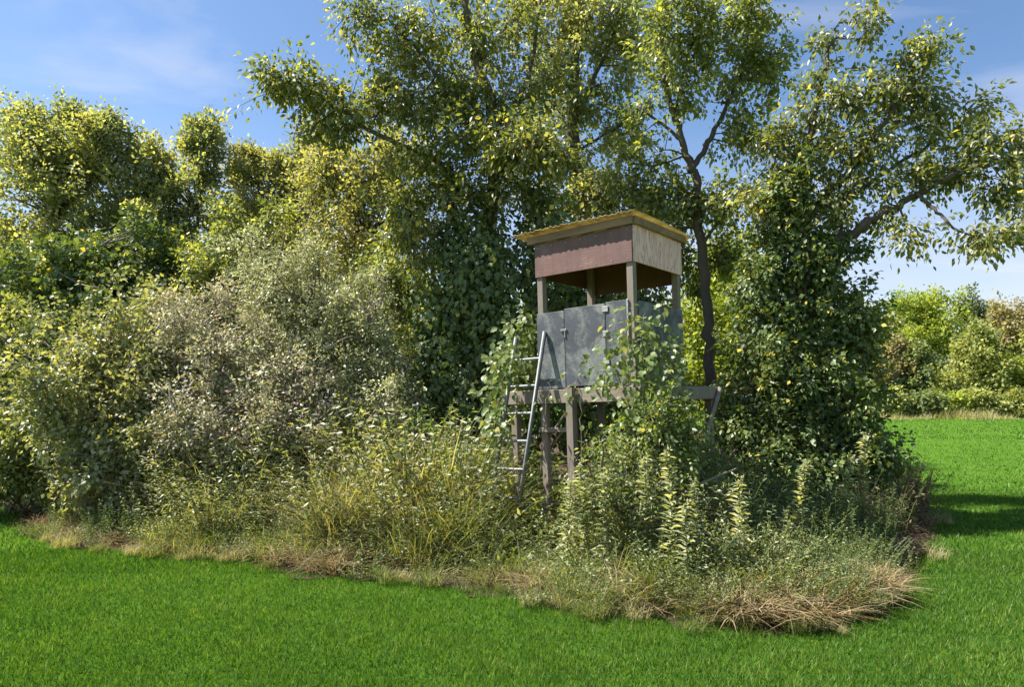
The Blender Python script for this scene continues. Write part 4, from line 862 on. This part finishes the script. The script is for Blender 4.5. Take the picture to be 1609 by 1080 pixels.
def litter(name, label, n, x0, x1, d0, d1, mat, seed, Lg, wd, tilt_, ymax):
    r = np.random.default_rng(seed); p = np.stack([r.uniform(x0, x1, n * 6), r.uniform(4.7, ymax, n * 6)], -1); p = p[inside(p)]; d = edge_dist(p); k = (d > d0) & (d < d1); p = p[k][:n]; n = len(p)
    P = np.column_stack([p, gz(p[:, 0], p[:, 1]) + .03 + .10 * r.random(n) ** 2]); D = r.normal(0, 1, (n, 3)) * [1, 1, tilt_]; D[:, 2] = np.abs(D[:, 2])
    Ls = Lg * (.4 + r.random(n)); v, f, m_ = leaf_mesh_arrays(P, D, np.tile([0, -.3, 1.0], (n, 1)), Ls, np.full(n, wd), LEAF4)
    o = link(name, mk_mesh(name, v, [f], mat, np.repeat(np.clip(r.normal(.5, .25, n), 0, 1), m_)), None, 'stuff'); tag(o, label, 'straw')
litter('straw_litter', 'dry straw and dead stalks lying along the lawn edge', 3000, -4.5, 3.4, .04, .45, M['straw'], 81, .10, .004, .25, 8.5)
litter('straw_litter', 'matted straw heap at the front corner of the thicket', 4200, 1.5, 3.1, .02, .7, M['straw'], 82, .18, .0028, .35, 6.2)
litter('straw_litter', 'brown litter under the left bushes', 2600, -9, -3.8, .0, 1.0, M['brown'], 83, .06, .003, .3, 12)
litter('straw_litter', 'brown litter on the right margin', 6000, 3.0, 7, .0, 1.2, M['brown'], 84, .06, .003, .4, 14)

# ------------------------------------------------------------------ far trees beyond the lawn
def far_tree(u, v_top, v_bot, z, wpx, mat, label, seed, n=150, name='far_tree'):
    x = (u - 804.5) / FPX * z; g = float(gz(x, z)); top = px(u, v_top, z)[2]; r_ = wpx / FPX * z / 2 * 1.25; n = int(n * 1.7)
    H = top - g; q = np.random.default_rng(seed); bl = []
    lo = g + max(.12 * H, (HZN - v_bot) / FPX * z + EYE - g)
    for k in range(13):
        a = q.random() * 6.28; f = q.random() ** .7; zc_ = lo + (top - lo) * (.12 + .72 * q.random()); w_ = r_ * (1.0 - .45 * ((zc_ - lo) / (top - lo)))
        bl.append(((x + np.cos(a) * w_ * .55 * f, z + np.sin(a) * w_ * .5 * f, zc_), (w_ * .55, w_ * .55, (top - lo) * .24), int(n / 12)))
    bl.append(((x, z, top - (top - lo) * .26), (r_ * .55, r_ * .5, (top - lo) * .26), int(n / 6)))
    grow(name, label, 'tree', (x, z, g), [(up(x, z, H * .75), .02 * H, .008 * H)], [], bl, mat, .27, .7, 48, .2, .42, seed=seed, twig_r=.015, group='trees beyond the lawn')
far_tree(1450, 442, 640, 64, 190, M['far1'], 'large rounded yellow-green tree beyond the lawn', 201, 230)
far_tree(1370, 478, 640, 60, 150, M['far2'], 'olive tree beyond the lawn half hidden by the vine heap', 202, 170)
far_tree(1535, 505, 640, 55, 120, M['far2'], 'conical olive tree with dark shaded side beyond the lawn', 203, 190)
far_tree(1590, 470, 640, 66, 150, M['far3'], 'russet tree at the edge of the far wood', 204, 180)
far_tree(1440, 535, 642, 56, 75, M['far4'], 'dark green small tree in front of the yellow-green one', 205, 110)
far_tree(1395, 530, 642, 57, 100, M['far3'], 'brownish low tree beside the dark green small tree', 206, 110)
far_tree(1530, 452, 600, 72, 90, M['far4'], 'dark tree top showing behind the conical olive tree', 207, 90)
far_tree(1660, 480, 640, 62, 130, M['far2'], 'olive tree beyond the right edge of the far grass', 208, 120)
far_tree(1600, 560, 642, 56, 80, M['far1'], 'small yellow-green tree next to the russet one', 209, 90)
far_tree(1290, 470, 640, 66, 170, M['far2'], 'far olive tree seen through the spreading tree', 210, 120)
far_tree(1190, 480, 640, 62, 170, M['far3'], 'far russet tree seen past the forked trunk', 211, 100)
far_tree(1480, 590, 646, 54, 70, M['far2'], 'low olive thicket tree at the far lawn edge', 212, 70)
far_tree(1420, 470, 640, 80, 200, M['far4'], 'shaded tree of the far wood behind the yellow-green one', 213, 130)
far_tree(1560, 485, 640, 80, 220, M['far2'], 'broad olive tree in the back of the far wood', 214, 140)
for i, (u, w_, h_, mt, lb) in enumerate([(1450, 80, 622, 'far4', 'dark shrub under the small dark tree'), (1535, 60, 620, 'far2', 'olive shrub at the foot of the conical tree'), (1560, 70, 630, 'far2', 'low olive shrub at the far lawn edge'), (1600, 60, 618, 'far2', 'taller olive shrub at the far lawn edge'), (1390, 70, 615, 'far2', 'olive shrub at the far lawn edge by the vine heap'), (1500, 40, 628, 'far1', 'small golden shrub behind the dry far grass')]):
    far_tree(u, h_, 652, 51, w_, M[mt], lb, 220 + i, 60, 'far_shrub')
r = np.random.default_rng(5); n = 26000
x = r.uniform(17, 46, n); y = 47.5 + 6.5 * r.random(n) + 1.2 * np.sin(x * .9) + .7 * np.sin(x * 2.3)
hh = (.12 + .8 * r.random(n) ** 1.6) * np.clip(.55 + .35 * np.sin(x * .8 + 1) + .25 * np.sin(x * 2.9 + y) + .2 * np.sin(y * 2.1), .12, 1.2); a = r.random(n) * 6.28
bs = np.column_stack([x, y, gz(x, y) - .02]); tp = bs + np.column_stack([np.cos(a) * .9 * hh, np.sin(a) * .9 * hh, hh]); sd = np.column_stack([np.cos(a + 1.5), np.sin(a + 1.5), 0 * a]) * .02
i = np.arange(n) * 3
fg = link('far_tall_grass', mk_mesh('far_tall_grass', np.stack([bs - sd, bs + sd, tp], 1).reshape(-1, 3), [np.stack([i, i + 1, i + 2], -1)], M['grass_pale'], np.repeat(r.random(n) * .8, 3)), None, 'stuff')
tag(fg, 'band of tall dry grass along the far edge of the lawn', 'grass')
